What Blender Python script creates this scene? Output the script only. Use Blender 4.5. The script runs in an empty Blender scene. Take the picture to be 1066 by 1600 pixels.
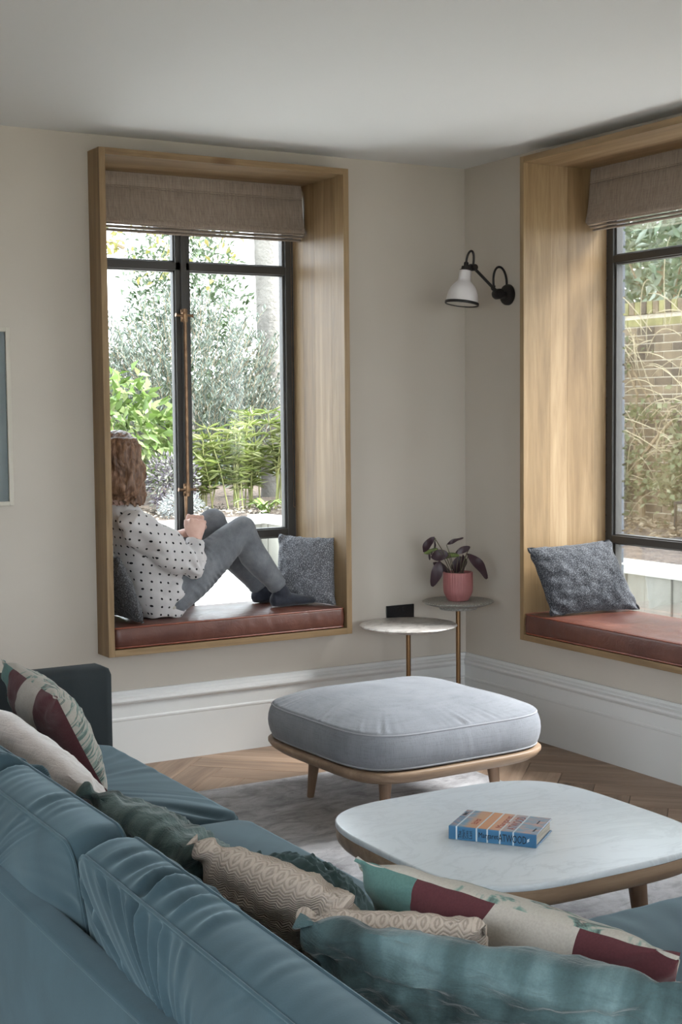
import bpy, bmesh, math, random
import numpy as np
from math import pi, sin, cos, sqrt, radians
from mathutils import Vector, Matrix, noise as mn

random.seed(7)
RNG = np.random.default_rng(11)
scene = bpy.context.scene
COL = scene.collection

# ------------------------------------------------------------------ camera
CAM = (-3.9392, -5.564, 1.4746)
YAW, PIT, ROL, FPX = 0.5289, -0.0706, -0.0092, 2231.65
fw = Vector((sin(YAW)*cos(PIT), cos(YAW)*cos(PIT), sin(PIT)))
rt = Vector((cos(YAW), -sin(YAW), 0)); up = rt.cross(fw)
r2 = rt*cos(ROL)+up*sin(ROL); u2 = -rt*sin(ROL)+up*cos(ROL)
cd = bpy.data.cameras.new('camera'); co = bpy.data.objects.new('camera', cd); COL.objects.link(co)
co.matrix_world = Matrix(((r2.x, u2.x, -fw.x, CAM[0]), (r2.y, u2.y, -fw.y, CAM[1]), (r2.z, u2.z, -fw.z, CAM[2]), (0, 0, 0, 1)))
cd.sensor_fit = 'VERTICAL'; cd.sensor_height = 36.0; cd.lens = FPX/1600*36.0
cd.clip_start = .05; cd.clip_end = 300
scene.camera = co

# ------------------------------------------------------------------ sky, sun, exposure
wd = bpy.data.worlds.new('sky'); scene.world = wd; wd.use_nodes = True
wn = wd.node_tree.nodes; wl = wd.node_tree.links; wn.clear()
_o = wn.new('ShaderNodeOutputWorld'); _b = wn.new('ShaderNodeBackground'); _r = wn.new('ShaderNodeValToRGB')
_g = wn.new('ShaderNodeTexCoord'); _s = wn.new('ShaderNodeSeparateXYZ')
wl.new(_g.outputs['Generated'], _s.inputs[0]); wl.new(_s.outputs['Z'], _r.inputs[0]); wl.new(_r.outputs[0], _b.inputs[0]); wl.new(_b.outputs[0], _o.inputs[0])
_r.color_ramp.elements[0].position = 0.0; _r.color_ramp.elements[0].color = (.89, .94, 1.0, 1)
_r.color_ramp.elements[1].position = 0.9; _r.color_ramp.elements[1].color = (.80, .89, 1.0, 1)
_b.inputs[1].default_value = 1.45
sd = bpy.data.lights.new('hazy_sun', 'SUN'); sd.energy = 4.6; sd.angle = radians(28); sd.color = (1.0, .985, .97)
so = bpy.data.objects.new('hazy_sun', sd); COL.objects.link(so)
so.rotation_euler = Vector((-0.58, 0.34, -0.74)).to_track_quat('-Z', 'Y').to_euler()
so.location = (6, -3, 8)
scene.view_settings.view_transform = 'Standard'; scene.view_settings.look = 'None'
scene.view_settings.gamma = 1.0; scene.view_settings.use_curve_mapping = False
scene.view_settings.exposure = 2.62
scene.cycles.max_bounces = 10; scene.cycles.diffuse_bounces = 6; scene.cycles.transparent_max_bounces = 24
scene.cycles.sample_clamp_indirect = 6.0
scene.cycles.use_denoising = True
try: scene.cycles.denoiser = 'OPENIMAGEDENOISE'
except Exception: pass

# ------------------------------------------------------------------ material helpers
def lin(h):
    if isinstance(h, tuple): return (*h[:3], 1)
    h = h.lstrip('#'); o = []
    for i in (0, 2, 4):
        c = int(h[i:i+2], 16)/255
        o.append(c/12.92 if c <= .04045 else ((c+.055)/1.055)**2.4)
    return (*o, 1)

class NT:
    def __init__(s, name):
        s.m = bpy.data.materials.new(name); s.m.use_nodes = True; s.t = s.m.node_tree; s.t.nodes.clear()
        s.out = s.t.nodes.new('ShaderNodeOutputMaterial')
    def n(s, typ, **kw):
        nd = s.t.nodes.new(typ)
        for k, v in kw.items():
            if k.startswith('_'): setattr(nd, k[1:], v)
        return nd
    def l(s, a, b): s.t.links.new(a, b)
    def coords(s, kind='Object', scale=(1, 1, 1), rot=(0, 0, 0)):
        tc = s.n('ShaderNodeTexCoord'); mp = s.n('ShaderNodeMapping')
        s.l(tc.outputs[kind], mp.inputs[0]); mp.inputs['Scale'].default_value = scale; mp.inputs['Rotation'].default_value = rot
        return mp.outputs[0]
    def noise(s, vec, scale=5, detail=3, rough=.55, dist=0):
        nd = s.n('ShaderNodeTexNoise'); s.l(vec, nd.inputs['Vector'])
        nd.inputs['Scale'].default_value = scale; nd.inputs['Detail'].default_value = detail
        nd.inputs['Roughness'].default_value = rough; nd.inputs['Distortion'].default_value = dist
        return nd.outputs['Fac']
    def ramp(s, fac, stops, mode='LINEAR'):
        nd = s.n('ShaderNodeValToRGB'); s.l(fac, nd.inputs[0]); cr = nd.color_ramp; cr.interpolation = mode
        while len(cr.elements) < len(stops): cr.elements.new(.5)
        for e, (p, c) in zip(cr.elements, stops): e.position = p; e.color = lin(c) if not isinstance(c, float) else (c, c, c, 1)
        return nd.outputs[0]
    def mix(s, fac, a, b, mode='MIX'):
        nd = s.n('ShaderNodeMix'); nd.data_type = 'RGBA'; nd.blend_type = mode
        for sock, v in ((nd.inputs[0], fac), (nd.inputs[6], a), (nd.inputs[7], b)):
            if isinstance(v, (int, float)): sock.default_value = v
            elif isinstance(v, (tuple, str)): sock.default_value = lin(v)
            else: s.l(v, sock)
        return nd.outputs[2]
    def math(s, op, a, b=None, c=None):
        nd = s.n('ShaderNodeMath'); nd.operation = op
        for i, v in enumerate((a, b, c)):
            if v is None: continue
            if isinstance(v, (int, float)): nd.inputs[i].default_value = v
            else: s.l(v, nd.inputs[i])
        return nd.outputs[0]
    def sep(s, vec):
        nd = s.n('ShaderNodeSeparateXYZ'); s.l(vec, nd.inputs[0]); return nd.outputs
    def bump(s, h, strength=.3, dist=.01, normal=None):
        nd = s.n('ShaderNodeBump'); s.l(h, nd.inputs['Height']); nd.inputs['Strength'].default_value = strength; nd.inputs['Distance'].default_value = dist
        if normal is not None: s.l(normal, nd.inputs['Normal'])
        return nd.outputs[0]
    def bsdf(s, color, rough=.6, metal=0, sheen=0, spec=.5, normal=None, coat=0, sheen_tint=None, trans=0):
        p = s.n('ShaderNodeBsdfPrincipled')
        for sock, v in ((p.inputs['Base Color'], color), (p.inputs['Roughness'], rough)):
            if isinstance(v, (int, float)): sock.default_value = v
            elif isinstance(v, (tuple, str)): sock.default_value = lin(v)
            else: s.l(v, sock)
        p.inputs['Metallic'].default_value = metal; p.inputs['Sheen Weight'].default_value = sheen
        p.inputs['Specular IOR Level'].default_value = spec; p.inputs['Coat Weight'].default_value = coat
        if sheen_tint: p.inputs['Sheen Tint'].default_value = lin(sheen_tint)
        if sheen: p.inputs['Sheen Roughness'].default_value = .45
        if normal is not None: s.l(normal, p.inputs['Normal'])
        if trans:
            t = s.n('ShaderNodeBsdfTranslucent')
            if isinstance(color, (tuple, str)): t.inputs[0].default_value = lin(color)
            else: s.l(color, t.inputs[0])
            mx = s.n('ShaderNodeMixShader'); mx.inputs[0].default_value = trans
            s.l(p.outputs[0], mx.inputs[1]); s.l(t.outputs[0], mx.inputs[2]); s.l(mx.outputs[0], s.out.inputs[0])
        else: s.l(p.outputs[0], s.out.inputs[0])
        return s.m

def simple(name, c1, c2=None, ns=6, stretch=(1, 1, 1), detail=3, lo=.35, hi=.65, rough=.6, bs=0, bstr=.2, bdist=.004, bstretch=(1, 1, 1), **kw):
    t = NT(name); col = c1; nrm = None
    if c2: col = t.ramp(t.noise(t.coords('Object', stretch), ns, detail), [(lo, c1), (hi, c2)])
    if bs: nrm = t.bump(t.noise(t.coords('Object', bstretch), bs, 3), bstr, bdist)
    return t.bsdf(col, rough=rough, normal=nrm, **kw)

def wood(name, c1, c2, c3, axis='z', rough=.45, rnd=False, knots=0, scale=1.0):
    t = NT(name); a = {'x': (1.1, 14, 14), 'y': (14, 1.1, 14), 'z': (14, 14, 1.1)}[axis]
    a = tuple(v*scale for v in a)
    base = t.coords('Object', a); vec = base
    if rnd:
        oi = t.n('ShaderNodeObjectInfo'); va = t.n('ShaderNodeVectorMath'); va.operation = 'ADD'
        cx = t.n('ShaderNodeCombineXYZ'); mu = t.math('MULTIPLY', oi.outputs['Random'], 40.0)
        t.l(mu, cx.inputs[0]); t.l(mu, cx.inputs[1]); t.l(base, va.inputs[0]); t.l(cx.outputs[0], va.inputs[1]); vec = va.outputs[0]
    n1 = t.noise(vec, 1.0, 4, .6, .8); n2 = t.noise(vec, 6.0, 3, .7)
    col = t.ramp(n1, [(.28, c1), (.5, c2), (.72, c3)])
    fine = t.ramp(n2, [(.35, (.80, .78, .76)), (.6, (1.0, 1.0, 1.0))])
    col = t.mix(.55, col, fine, 'MULTIPLY')
    if rnd:
        v = t.math('MULTIPLY_ADD', oi.outputs['Random'], .5, .72)
        hs = t.n('ShaderNodeHueSaturation'); t.l(v, hs.inputs['Value']); t.l(col, hs.inputs['Color']); col = hs.outputs[0]
    if knots:
        ob = t.coords('Object', {'x': (.35, 1, 1), 'y': (1, .35, 1), 'z': (1, 1, .35)}[axis])
        vo = t.n('ShaderNodeTexVoronoi'); t.l(ob, vo.inputs['Vector']); vo.inputs['Scale'].default_value = knots
        k = t.ramp(vo.outputs['Distance'], [(.0, (.30, .22, .16)), (.055, (.62, .52, .42)), (.085, (1., 1., 1.))])
        col = t.mix(1.0, col, k, 'MULTIPLY')
    return t.bsdf(col, rough=rough, normal=t.bump(n2, .12, .002), spec=.4)

M = {}
M['wall'] = simple('wall_paint', '#beb6ac', '#b8b0a6', ns=1.2, rough=.85, bs=60, bstr=.03, spec=.25)
M['ceil'] = simple('ceiling_paint', '#dadbdb', rough=.9, bs=40, bstr=.02, spec=.2)
M['trim'] = simple('trim_paint', '#cacac9', rough=.45, spec=.4)
M['oakz'] = wood('oak_vertical', '#b08a5c', '#c8a674', '#d9bd8e', 'z', .5, knots=3.1)
M['oakx'] = wood('oak_along_x', '#a8825a', '#bf9a6c', '#cfae80', 'x', .5, knots=2.6)
M['oaky'] = wood('oak_along_y', '#a8825a', '#bf9a6c', '#cfae80', 'y', .5, knots=2.6)
M['oak_edge'] = wood('oak_edge', '#7e5a40', '#936b4b', '#a67c58', 'z', .5)
M['plank'] = wood('floor_oak', '#776152', '#907967', '#a68e7a', 'x', .5, rnd=True)
M['leg'] = wood('leg_oak', '#735d4c', '#8a705c', '#9c816c', 'z', .5)
M['rim'] = wood('rim_oak', '#7a6552', '#937b65', '#a78f78', 'x', .45)
M['rimy'] = wood('rim_oak_end', '#7a5f47', '#957557', '#a98765', 'y', .45)
M['steel'] = simple('window_steel', '#3a3836', rough=.45, spec=.5)
M['bronze'] = simple('aged_bronze', '#8a6f56', '#6b5442', ns=30, rough=.35, metal=.9)
M['brass'] = simple('brushed_brass', '#7c5f42', '#8e6e4e', ns=40, stretch=(1, 1, .1), rough=.38, metal=.85)
M['black'] = simple('black_metal', '#1e1b1b', rough=.5, spec=.4)
M['blackplate'] = simple('black_plate', '#1c1b1d', rough=.35, spec=.4)
M['shade'] = simple('white_glass_shade', '#c9c5c6', rough=.35, spec=.5)
M['bulb'] = simple('opal_inside', '#cfccc6', rough=.5)
M['soil'] = simple('pot_soil', '#2a221d', '#4a3d33', ns=60, rough=.95, bs=90, bstr=.8, bdist=.01)

def m_glass():
    t = NT('window_glass'); tr = t.n('ShaderNodeBsdfTransparent'); gl = t.n('ShaderNodeBsdfGlossy'); gl.inputs['Roughness'].default_value = .02
    fr = t.n('ShaderNodeFresnel'); fr.inputs[0].default_value = 1.45
    tr.inputs[0].default_value = (.97, .985, .98, 1)
    mx = t.n('ShaderNodeMixShader'); t.l(t.math('MULTIPLY', fr.outputs[0], .6), mx.inputs[0]); t.l(tr.outputs[0], mx.inputs[1]); t.l(gl.outputs[0], mx.inputs[2])
    t.l(mx.outputs[0], t.out.inputs[0]); return t.m
M['glass'] = m_glass()

def m_velvet(name, c1, c2, sheen=.55):
    t = NT(name); v = t.coords('Object')
    a = t.noise(v, 3.5, 4, .6, .6); b = t.noise(v, 260, 2)
    col = t.ramp(a, [(.3, c1), (.7, c2)])
    col = t.mix(.25, col, t.ramp(b, [(.3, (.75, .75, .75)), (.7, (1., 1., 1.))]), 'MULTIPLY')
    return t.bsdf(col, rough=.85, sheen=sheen, sheen_tint='#9fb4bd', spec=.2, normal=t.bump(b, .12, .001))
M['velvet'] = m_velvet('teal_velvet', '#24343b', '#34474f', .6)
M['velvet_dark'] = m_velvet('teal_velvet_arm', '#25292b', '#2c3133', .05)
M['greenvelvet'] = m_velvet('green_velvet', '#2b3b3b', '#3c4f4f', .3)

def m_weave(name, c1, c2, ns=8, thread=320, fleck=None, rough=.9, sheen=.15, bstr=.35, flscale=180, stretch=(1, 1, 1)):
    t = NT(name); v = t.coords('Object', stretch)
    col = t.ramp(t.noise(v, ns, 4, .6), [(.3, c1), (.7, c2)])
    thr1 = t.noise(t.coords('Object', (thread, thread, thread*.06)), 1, 2); thr2 = t.noise(t.coords('Object', (thread*.06, thread*.06, thread)), 1, 2)
    th = t.math('ADD', thr1, thr2)
    col = t.mix(.35, col, t.ramp(th, [(.7, (.62, .62, .62)), (1.2, (1.05, 1.05, 1.05))]), 'MULTIPLY')
    if fleck:
        f = t.noise(t.coords('Object'), flscale, 2, .6)
        col = t.mix(t.ramp(f, [(.5, 0.0), (.62, .85)]), col, fleck)
    return t.bsdf(col, rough=rough, sheen=sheen, spec=.2, normal=t.bump(th, bstr, .0015))
M['ottoman'] = m_weave('grey_linen', '#75777d', '#83858b', thread=260)
M['blind'] = m_weave('taupe_linen', '#82746a', '#9b8d81', ns=1.2, thread=190, bstr=.35, stretch=(130, 130, 4))
M['tweed'] = m_weave('charcoal_tweed', '#242529', '#2e2f34', thread=300, fleck='#67696e', flscale=260)
M['tweed_mid'] = m_weave('charcoal_tweed_mid', '#55565b', '#66676d', thread=300, fleck='#aeb0b5', flscale=240)
M['tweed_dark'] = m_weave('charcoal_tweed_dark', '#302f31', '#3b3a3b', thread=300, fleck='#6a6a6c', flscale=230)

def m_leather():
    t = NT('tan_leather'); v = t.coords('Object')
    a = t.noise(v, 5, 5, .65, .4); b = t.noise(v, 160, 3)
    col = t.ramp(a, [(.25, '#472720'), (.5, '#573227'), (.78, '#694032')])
    w = t.noise(t.coords('Object', (7, 7, 7)), 2.2, 4, .6, 1.5)
    return t.bsdf(col, rough=t.ramp(a, [(.3, .34), (.7, .46)]), spec=.5, normal=t.bump(b, .12, .001, t.bump(w, .25, .01)))
M['leather'] = m_leather()
M['leather_pipe'] = simple('leather_piping', '#6b3426', '#84462f', ns=20, rough=.4)

def m_marble(name, base, vein, amt, sc=3.0):
    t = NT(name); v = t.coords('Object', (1, 2.2, 1), (0, 0, .6))
    d = t.noise(v, sc, 8, .65, 1.6); r1 = t.ramp(d, [(.455, 0.0), (.495, 1.0), (.54, 0.0)])
    d2 = t.noise(v, sc*3.2, 6, .7, 1.0); r3 = t.ramp(d2, [(.56, 0.0), (.74, 1.0)])
    cl = t.noise(v, sc*.5, 4, .6)
    f = t.math('MULTIPLY', r1, t.math('MULTIPLY', cl, amt)); f = t.math('ADD', f, t.math('MULTIPLY', r3, amt*.35))
    return t.bsdf(t.mix(f, base, vein), rough=.32, spec=.45)
M['marble'] = m_marble('carrara_marble', '#c8ced3', '#868d94', .36, 2.6)
M['marble2'] = m_marble('veined_marble', '#cfcac6', '#6d6058', 1.35, 4.5)
def m_granite():
    t = NT('grey_granite'); v = t.coords('Object')
    a = t.noise(v, 190, 3, .7); b = t.noise(v, 420, 2)
    return t.bsdf(t.mix(.4, t.ramp(a, [(.38, '#4c4a46'), (.5, '#8a8780'), (.62, '#b8b4ab')]), t.ramp(b, [(.4, '#2e2d2b'), (.62, '#a5a29b')])), rough=.45)
M['granite'] = m_granite()

def m_rug():
    t = NT('silver_rug'); v = t.coords('Object')
    a = t.noise(v, 3.2, 6, .65, 1.2); b = t.noise(t.coords('Object', (1, 1.8, 1)), 7, 6, .72, 1.4); c = t.noise(v, 420, 2)
    col = t.ramp(a, [(.3, '#4f4a4c'), (.43, '#858286'), (.56, '#bab8bb'), (.75, '#7d797d')])
    col = t.mix(.55, col, t.ramp(b, [(.35, '#4f494c'), (.52, '#a9a7ab'), (.7, '#cfced1')]))
    col = t.mix(.3, col, t.ramp(c, [(.3, (.6, .6, .6)), (.7, (1., 1., 1.))]), 'MULTIPLY')
    return t.bsdf(col, rough=.8, sheen=.4, spec=.25, normal=t.bump(t.math('ADD', b, c), .35, .006))
M['rug'] = m_rug()

def m_pillow_print():
    t = NT('printed_linen_back'); tc = t.n('ShaderNodeTexCoord'); o = t.sep(tc.outputs['UV']); u, v = o[0], o[1]
    def thr(expr, b): return t.math('GREATER_THAN', expr, b)
    vv = t.math('MULTIPLY', v, v)
    e1 = t.math('ADD', u, t.math('MULTIPLY', v, -.03))
    e2 = t.math('ADD', u, t.math('MULTIPLY', vv, -.20))
    e3 = t.math('ADD', u, t.math('MULTIPLY', v, .07))
    col = t.mix(thr(e1, .19), '#4f6d68', '#4e2a2e'); col = t.mix(thr(e2, .275), col, '#a39c94'); col = t.mix(thr(e3, .80), col, '#4e2a2e')
    w = t.noise(t.coords('Object', (1, 1, 1)), 240, 2); wn_ = t.noise(t.coords('Object'), 14, 4)
    col = t.mix(.35, col, t.ramp(w, [(.3, (.65, .65, .65)), (.7, (1.05, 1.05, 1.05))]), 'MULTIPLY')
    return t.bsdf(col, rough=.9, sheen=.15, spec=.15, normal=t.bump(t.math('ADD', t.math('MULTIPLY', w, .15), wn_), .4, .008))
M['print'] = m_pillow_print()
def m_leafprint():
    t = NT('printed_linen_front'); tc = t.n('ShaderNodeTexCoord')
    mp = t.n('ShaderNodeMapping'); t.l(tc.outputs['UV'], mp.inputs[0]); mp.inputs['Scale'].default_value = (3, 11, 1); mp.inputs['Rotation'].default_value = (0, 0, .35)
    a = t.noise(mp.outputs[0], 1.6, 5, .6, 1.2)
    c = t.ramp(a, [(.0, '#aaa49b'), (.50, '#a39d94'), (.54, '#6f867e'), (.60, '#3f4b49'), (.64, '#9c968d'), (.74, '#7d4a3c')])
    w = t.noise(t.coords('Object'), 240, 2)
    c = t.mix(.3, c, t.ramp(w, [(.3, (.65, .65, .65)), (.7, (1.05, 1.05, 1.05))]), 'MULTIPLY')
    return t.bsdf(c, rough=.9, sheen=.1, spec=.15)
M['leafprint'] = m_leafprint()
def m_greenlinen(name, c1, c2, c3):
    t = NT(name); tc = t.n('ShaderNodeTexCoord')
    def uvn(sc, s, d=3):
        mp = t.n('ShaderNodeMapping'); t.l(tc.outputs['UV'], mp.inputs[0]); mp.inputs['Scale'].default_value = sc
        return t.noise(mp.outputs[0], s, d, .55, .4)
    a = uvn((7, 1.6, 1), 1.0); b = uvn((1.6, 6, 1), 1.0); c = uvn((1, 1, 1), 5, 4)
    f = t.math('ADD', t.math('MULTIPLY', a, .5), t.math('ADD', t.math('MULTIPLY', b, .3), t.math('MULTIPLY', c, .25)))
    col = t.ramp(f, [(.40, c1), (.53, c2), (.66, c3)])
    w = t.noise(t.coords('Object'), 280, 2)
    col = t.mix(.35, col, t.ramp(w, [(.3, (.6, .6, .6)), (.7, (1.05, 1.05, 1.05))]), 'MULTIPLY')
    return t.bsdf(col, rough=.88, sheen=.2, spec=.2, normal=t.bump(t.math('ADD', t.math('ADD', c, uvn((3, 9, 1), 2.2, 4)), t.math('MULTIPLY', w, .1)), .6, .014))
M['glinen'] = m_greenlinen('green_checked_linen', '#2c3b39', '#4c605f', '#788a89')
M['glinen_dark'] = m_greenlinen('dark_green_checked_linen', '#243233', '#3f5254', '#6a7f82')
def m_knit(name, c1, c2, fu=14, fv=72):
    t = NT(name); tc = t.n('ShaderNodeTexCoord'); o = t.sep(tc.outputs['UV'])
    tri = t.math('PINGPONG', t.math('MULTIPLY', o[0], float(fu)), .5)
    ph = t.math('ADD', t.math('MULTIPLY', o[1], float(fv)), t.math('MULTIPLY', tri, 2.2))
    s = t.math('SINE', t.math('MULTIPLY', ph, 6.2832))
    s2 = t.math('SINE', t.math('MULTIPLY', t.math('MULTIPLY', o[0], fu*12.0), 6.2832))
    nz = t.noise(t.coords('Object'), 150, 3)
    h = t.math('ADD', t.math('MULTIPLY', s, .5), t.math('ADD', t.math('MULTIPLY', s2, .15), nz))
    col = t.ramp(h, [(.0, c1), (.55, c2), (1.1, c2)])
    return t.bsdf(col, rough=.95, sheen=.4, sheen_tint='#d9cdc2', spec=.1, normal=t.bump(h, .6, .005))
M['knit'] = m_knit('beige_chevron_knit', '#94877c', '#b8aa9e')
M['fuzzy'] = m_weave('pale_mohair', '#a89d97', '#b9aea8', ns=20, thread=150, sheen=.8, bstr=.8)

# ------------------------------------------------------------------ mesh helpers
def V(*a): return Vector(a)
class MB:
    """collects vertices and faces of one mesh"""
    def __init__(s): s.v = []; s.f = []; s.mi = []; s.uv = None
    def add(s, vs, fs, mi=0):
        b = len(s.v); s.v.extend([tuple(x) for x in vs]); s.f.extend([tuple(i+b for i in f) for f in fs]); s.mi.extend([mi]*len(fs)); return s
    def box(s, lo, hi, bev=0.0, mi=0):
        lo = Vector(lo); hi = Vector(hi)
        bm = bmesh.new(); bmesh.ops.create_cube(bm, size=1)
        for v in bm.verts: v.co = Vector([lo[i]+(v.co[i]+.5)*(hi[i]-lo[i]) for i in range(3)])
        if bev: bmesh.ops.bevel(bm, geom=bm.edges[:], offset=bev, segments=2, profile=.5, affect='EDGES')
        return s.bm(bm, mi)
    def bm(s, bm, mi=0):
        bm.verts.index_update(); s.add([v.co[:] for v in bm.verts], [[v.index for v in f.verts] for f in bm.faces], mi); bm.free(); return s
    def lathe(s, prof, c=(0, 0, 0), n=40, mat=None, mi=0, flute=None):
        vs = []; fs = []; m = len(prof)
        for i in range(n):
            a = 2*pi*i/n
            for (r, z) in prof:
                rr = r*(1+flute(a, z)) if flute else r
                p = Vector((rr*cos(a), rr*sin(a), z))
                if mat: p = mat @ p
                vs.append(Vector(c)+p)
        for i in range(n):
            for j in range(m-1):
                a, b = i*m+j, ((i+1) % n)*m+j
                fs.append((a, b, b+1, a+1))
        return s.add(vs, fs, mi)
    def tube(s, pts, r, n=10, mi=0, cap=True, squash=1.0):
        pts = [Vector(p) for p in pts]; rs = r if isinstance(r, (list, tuple)) else [r]*len(pts)
        vs = []; fs = []; prev = None
        for i, p in enumerate(pts):
            t = (pts[min(i+1, len(pts)-1)]-pts[max(i-1, 0)]).normalized()
            if prev is None:
                a = Vector((0, 0, 1)) if abs(t.z) < .9 else Vector((1, 0, 0)); prev = t.cross(a).normalized()
            u = (prev-t*prev.dot(t)).normalized(); w = t.cross(u); prev = u
            for k in range(n):
                an = 2*pi*k/n; vs.append(p+(u*cos(an)+w*sin(an)*squash)*rs[i])
        for i in range(len(pts)-1):
            for k in range(n):
                a = i*n+k; b = i*n+(k+1) % n; fs.append((a, b, b+n, a+n))
        if cap: fs.append(tuple(range(n-1, -1, -1))); fs.append(tuple(range((len(pts)-1)*n, len(pts)*n)))
        return s.add(vs, fs, mi)
    def loft(s, secs, n=20, mi=0):
        """secs: (centre, rx, ry, axis_x, axis_y) ellipses, capped"""
        vs = []; fs = []
        for c, rx, ry, ax, ay in secs:
            for k in range(n):
                an = 2*pi*k/n; vs.append(Vector(c)+Vector(ax)*rx*cos(an)+Vector(ay)*ry*sin(an))
        for i in range(len(secs)-1):
            for k in range(n):
                a = i*n+k; b = i*n+(k+1) % n; fs.append((a, b, b+n, a+n))
        fs.append(tuple(range(n-1, -1, -1))); fs.append(tuple(range((len(secs)-1)*n, len(secs)*n)))
        return s.add(vs, fs, mi)
    def prism(s, poly, z0, z1, mi=0, bev=0):
        bm = bmesh.new(); b = [bm.verts.new((x, y, z0)) for x, y in poly]; f = bm.faces.new(b)
        r = bmesh.ops.extrude_face_region(bm, geom=[f]); bmesh.ops.translate(bm, verts=[v for v in r['geom'] if isinstance(v, bmesh.types.BMVert)], vec=(0, 0, z1-z0))
        bmesh.ops.recalc_face_normals(bm, faces=bm.faces[:])
        if bev:
            es = [e for e in bm.edges if abs(e.verts[0].co.z-e.verts[1].co.z) < 1e-6]
            bmesh.ops.bevel(bm, geom=es, offset=bev, segments=2, profile=.5, affect='EDGES')
        return s.bm(bm, mi)
    def xform(s, m): s.v = [tuple(m @ Vector(p)) for p in s.v]; return s

BASE = {}
def wloc(o):
    return BASE.get(o.name, Vector((0, 0, 0)))
def link(name, me, mat, parent=None, base=None):
    o = bpy.data.objects.new(name, me); COL.objects.link(o)
    for m in (mat if isinstance(mat, (list, tuple)) else [mat]): me.materials.append(m)
    if parent is not None: o.parent = parent; BASE[o.name] = wloc(parent)
    elif base is not None: o.location = base; BASE[o.name] = Vector(base)
    return o
def obj(name, mb, mat, parent=None, base=None, smooth=True, angle=35, label=None, fix=True):
    off = wloc(parent) if parent is not None else (Vector(base) if base is not None else Vector((0, 0, 0)))
    me = bpy.data.meshes.new(name)
    arr = [(p[0]-off.x, p[1]-off.y, p[2]-off.z) for p in mb.v]
    me.from_pydata(arr, [], mb.f)
    if len(set(mb.mi)) > 1: me.polygons.foreach_set('material_index', mb.mi)
    if mb.uv is not None:
        uvl = me.uv_layers.new(name='UVMap'); li = np.zeros(len(me.loops), dtype=np.int32); me.loops.foreach_get('vertex_index', li)
        uvl.data.foreach_set('uv', np.asarray(mb.uv, dtype=np.float32)[li].ravel())
    if fix:
        bm = bmesh.new(); bm.from_mesh(me); bmesh.ops.recalc_face_normals(bm, faces=bm.faces[:]); bm.to_mesh(me); bm.free()
    me.update()
    if smooth:
        me.polygons.foreach_set('use_smooth', [True]*len(me.polygons))
        try: me.set_sharp_from_angle(angle=radians(angle))
        except Exception: pass
    o = link(name, me, mat, parent, base)
    if label: o['label'] = label
    return o
def tag(o, label=None, cat=None, group=None, kind=None):
    if label: o['label'] = label
    if cat: o['category'] = cat
    if group: o['group'] = group
    if kind: o['kind'] = kind
    return o
def thing(name, loc, label, cat, group=None):
    o = bpy.data.objects.new(name, None); COL.objects.link(o); o.location = loc; o.empty_display_size = .1; BASE[o.name] = Vector(loc)
    return tag(o, label, cat, group)
def struct(name, loc=(0, 0, 0)):
    o = bpy.data.objects.new(name, None); COL.objects.link(o); o.location = loc; o.empty_display_size = .1; BASE[o.name] = Vector(loc); o['kind'] = 'structure'; return o
def copy_tree(o, parent=None):
    c = o.copy(); COL.objects.link(c); BASE[c.name] = wloc(o)
    if parent is not None: c.parent = parent
    for ch in o.children: copy_tree(ch, c)
    return c

def superellipse(a, b, n, N=160):
    pts = []
    for i in range(N):
        t = 2*pi*(i+.5)/N; c, s_ = cos(t), sin(t)
        pts.append((a*math.copysign(abs(c)**(2/n), c), b*math.copysign(abs(s_)**(2/n), s_)))
    # resample to equal arc length
    P = np.array(pts+[pts[0]]); d = np.r_[0, np.cumsum(np.hypot(*np.diff(P, axis=0).T))]
    q = np.linspace(0, d[-1], N, endpoint=False)
    return [(float(np.interp(x, d, P[:, 0])), float(np.interp(x, d, P[:, 1]))) for x in q]
def rrect(a, b, r, N=200):
    pts = []
    for cx, cy, a0 in ((a-r, b-r, 0), (-a+r, b-r, 90), (-a+r, -b+r, 180), (a-r, -b+r, 270)):
        for k in range(9):
            t = radians(a0+k*90/8); pts.append((cx+r*cos(t), cy+r*sin(t)))
    P = np.array(pts+[pts[0]]); d = np.r_[0, np.cumsum(np.hypot(*np.diff(P, axis=0).T))]
    q = np.linspace(0, d[-1], N, endpoint=False)
    return [(float(np.interp(x, d, P[:, 0])), float(np.interp(x, d, P[:, 1]))) for x in q]

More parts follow.
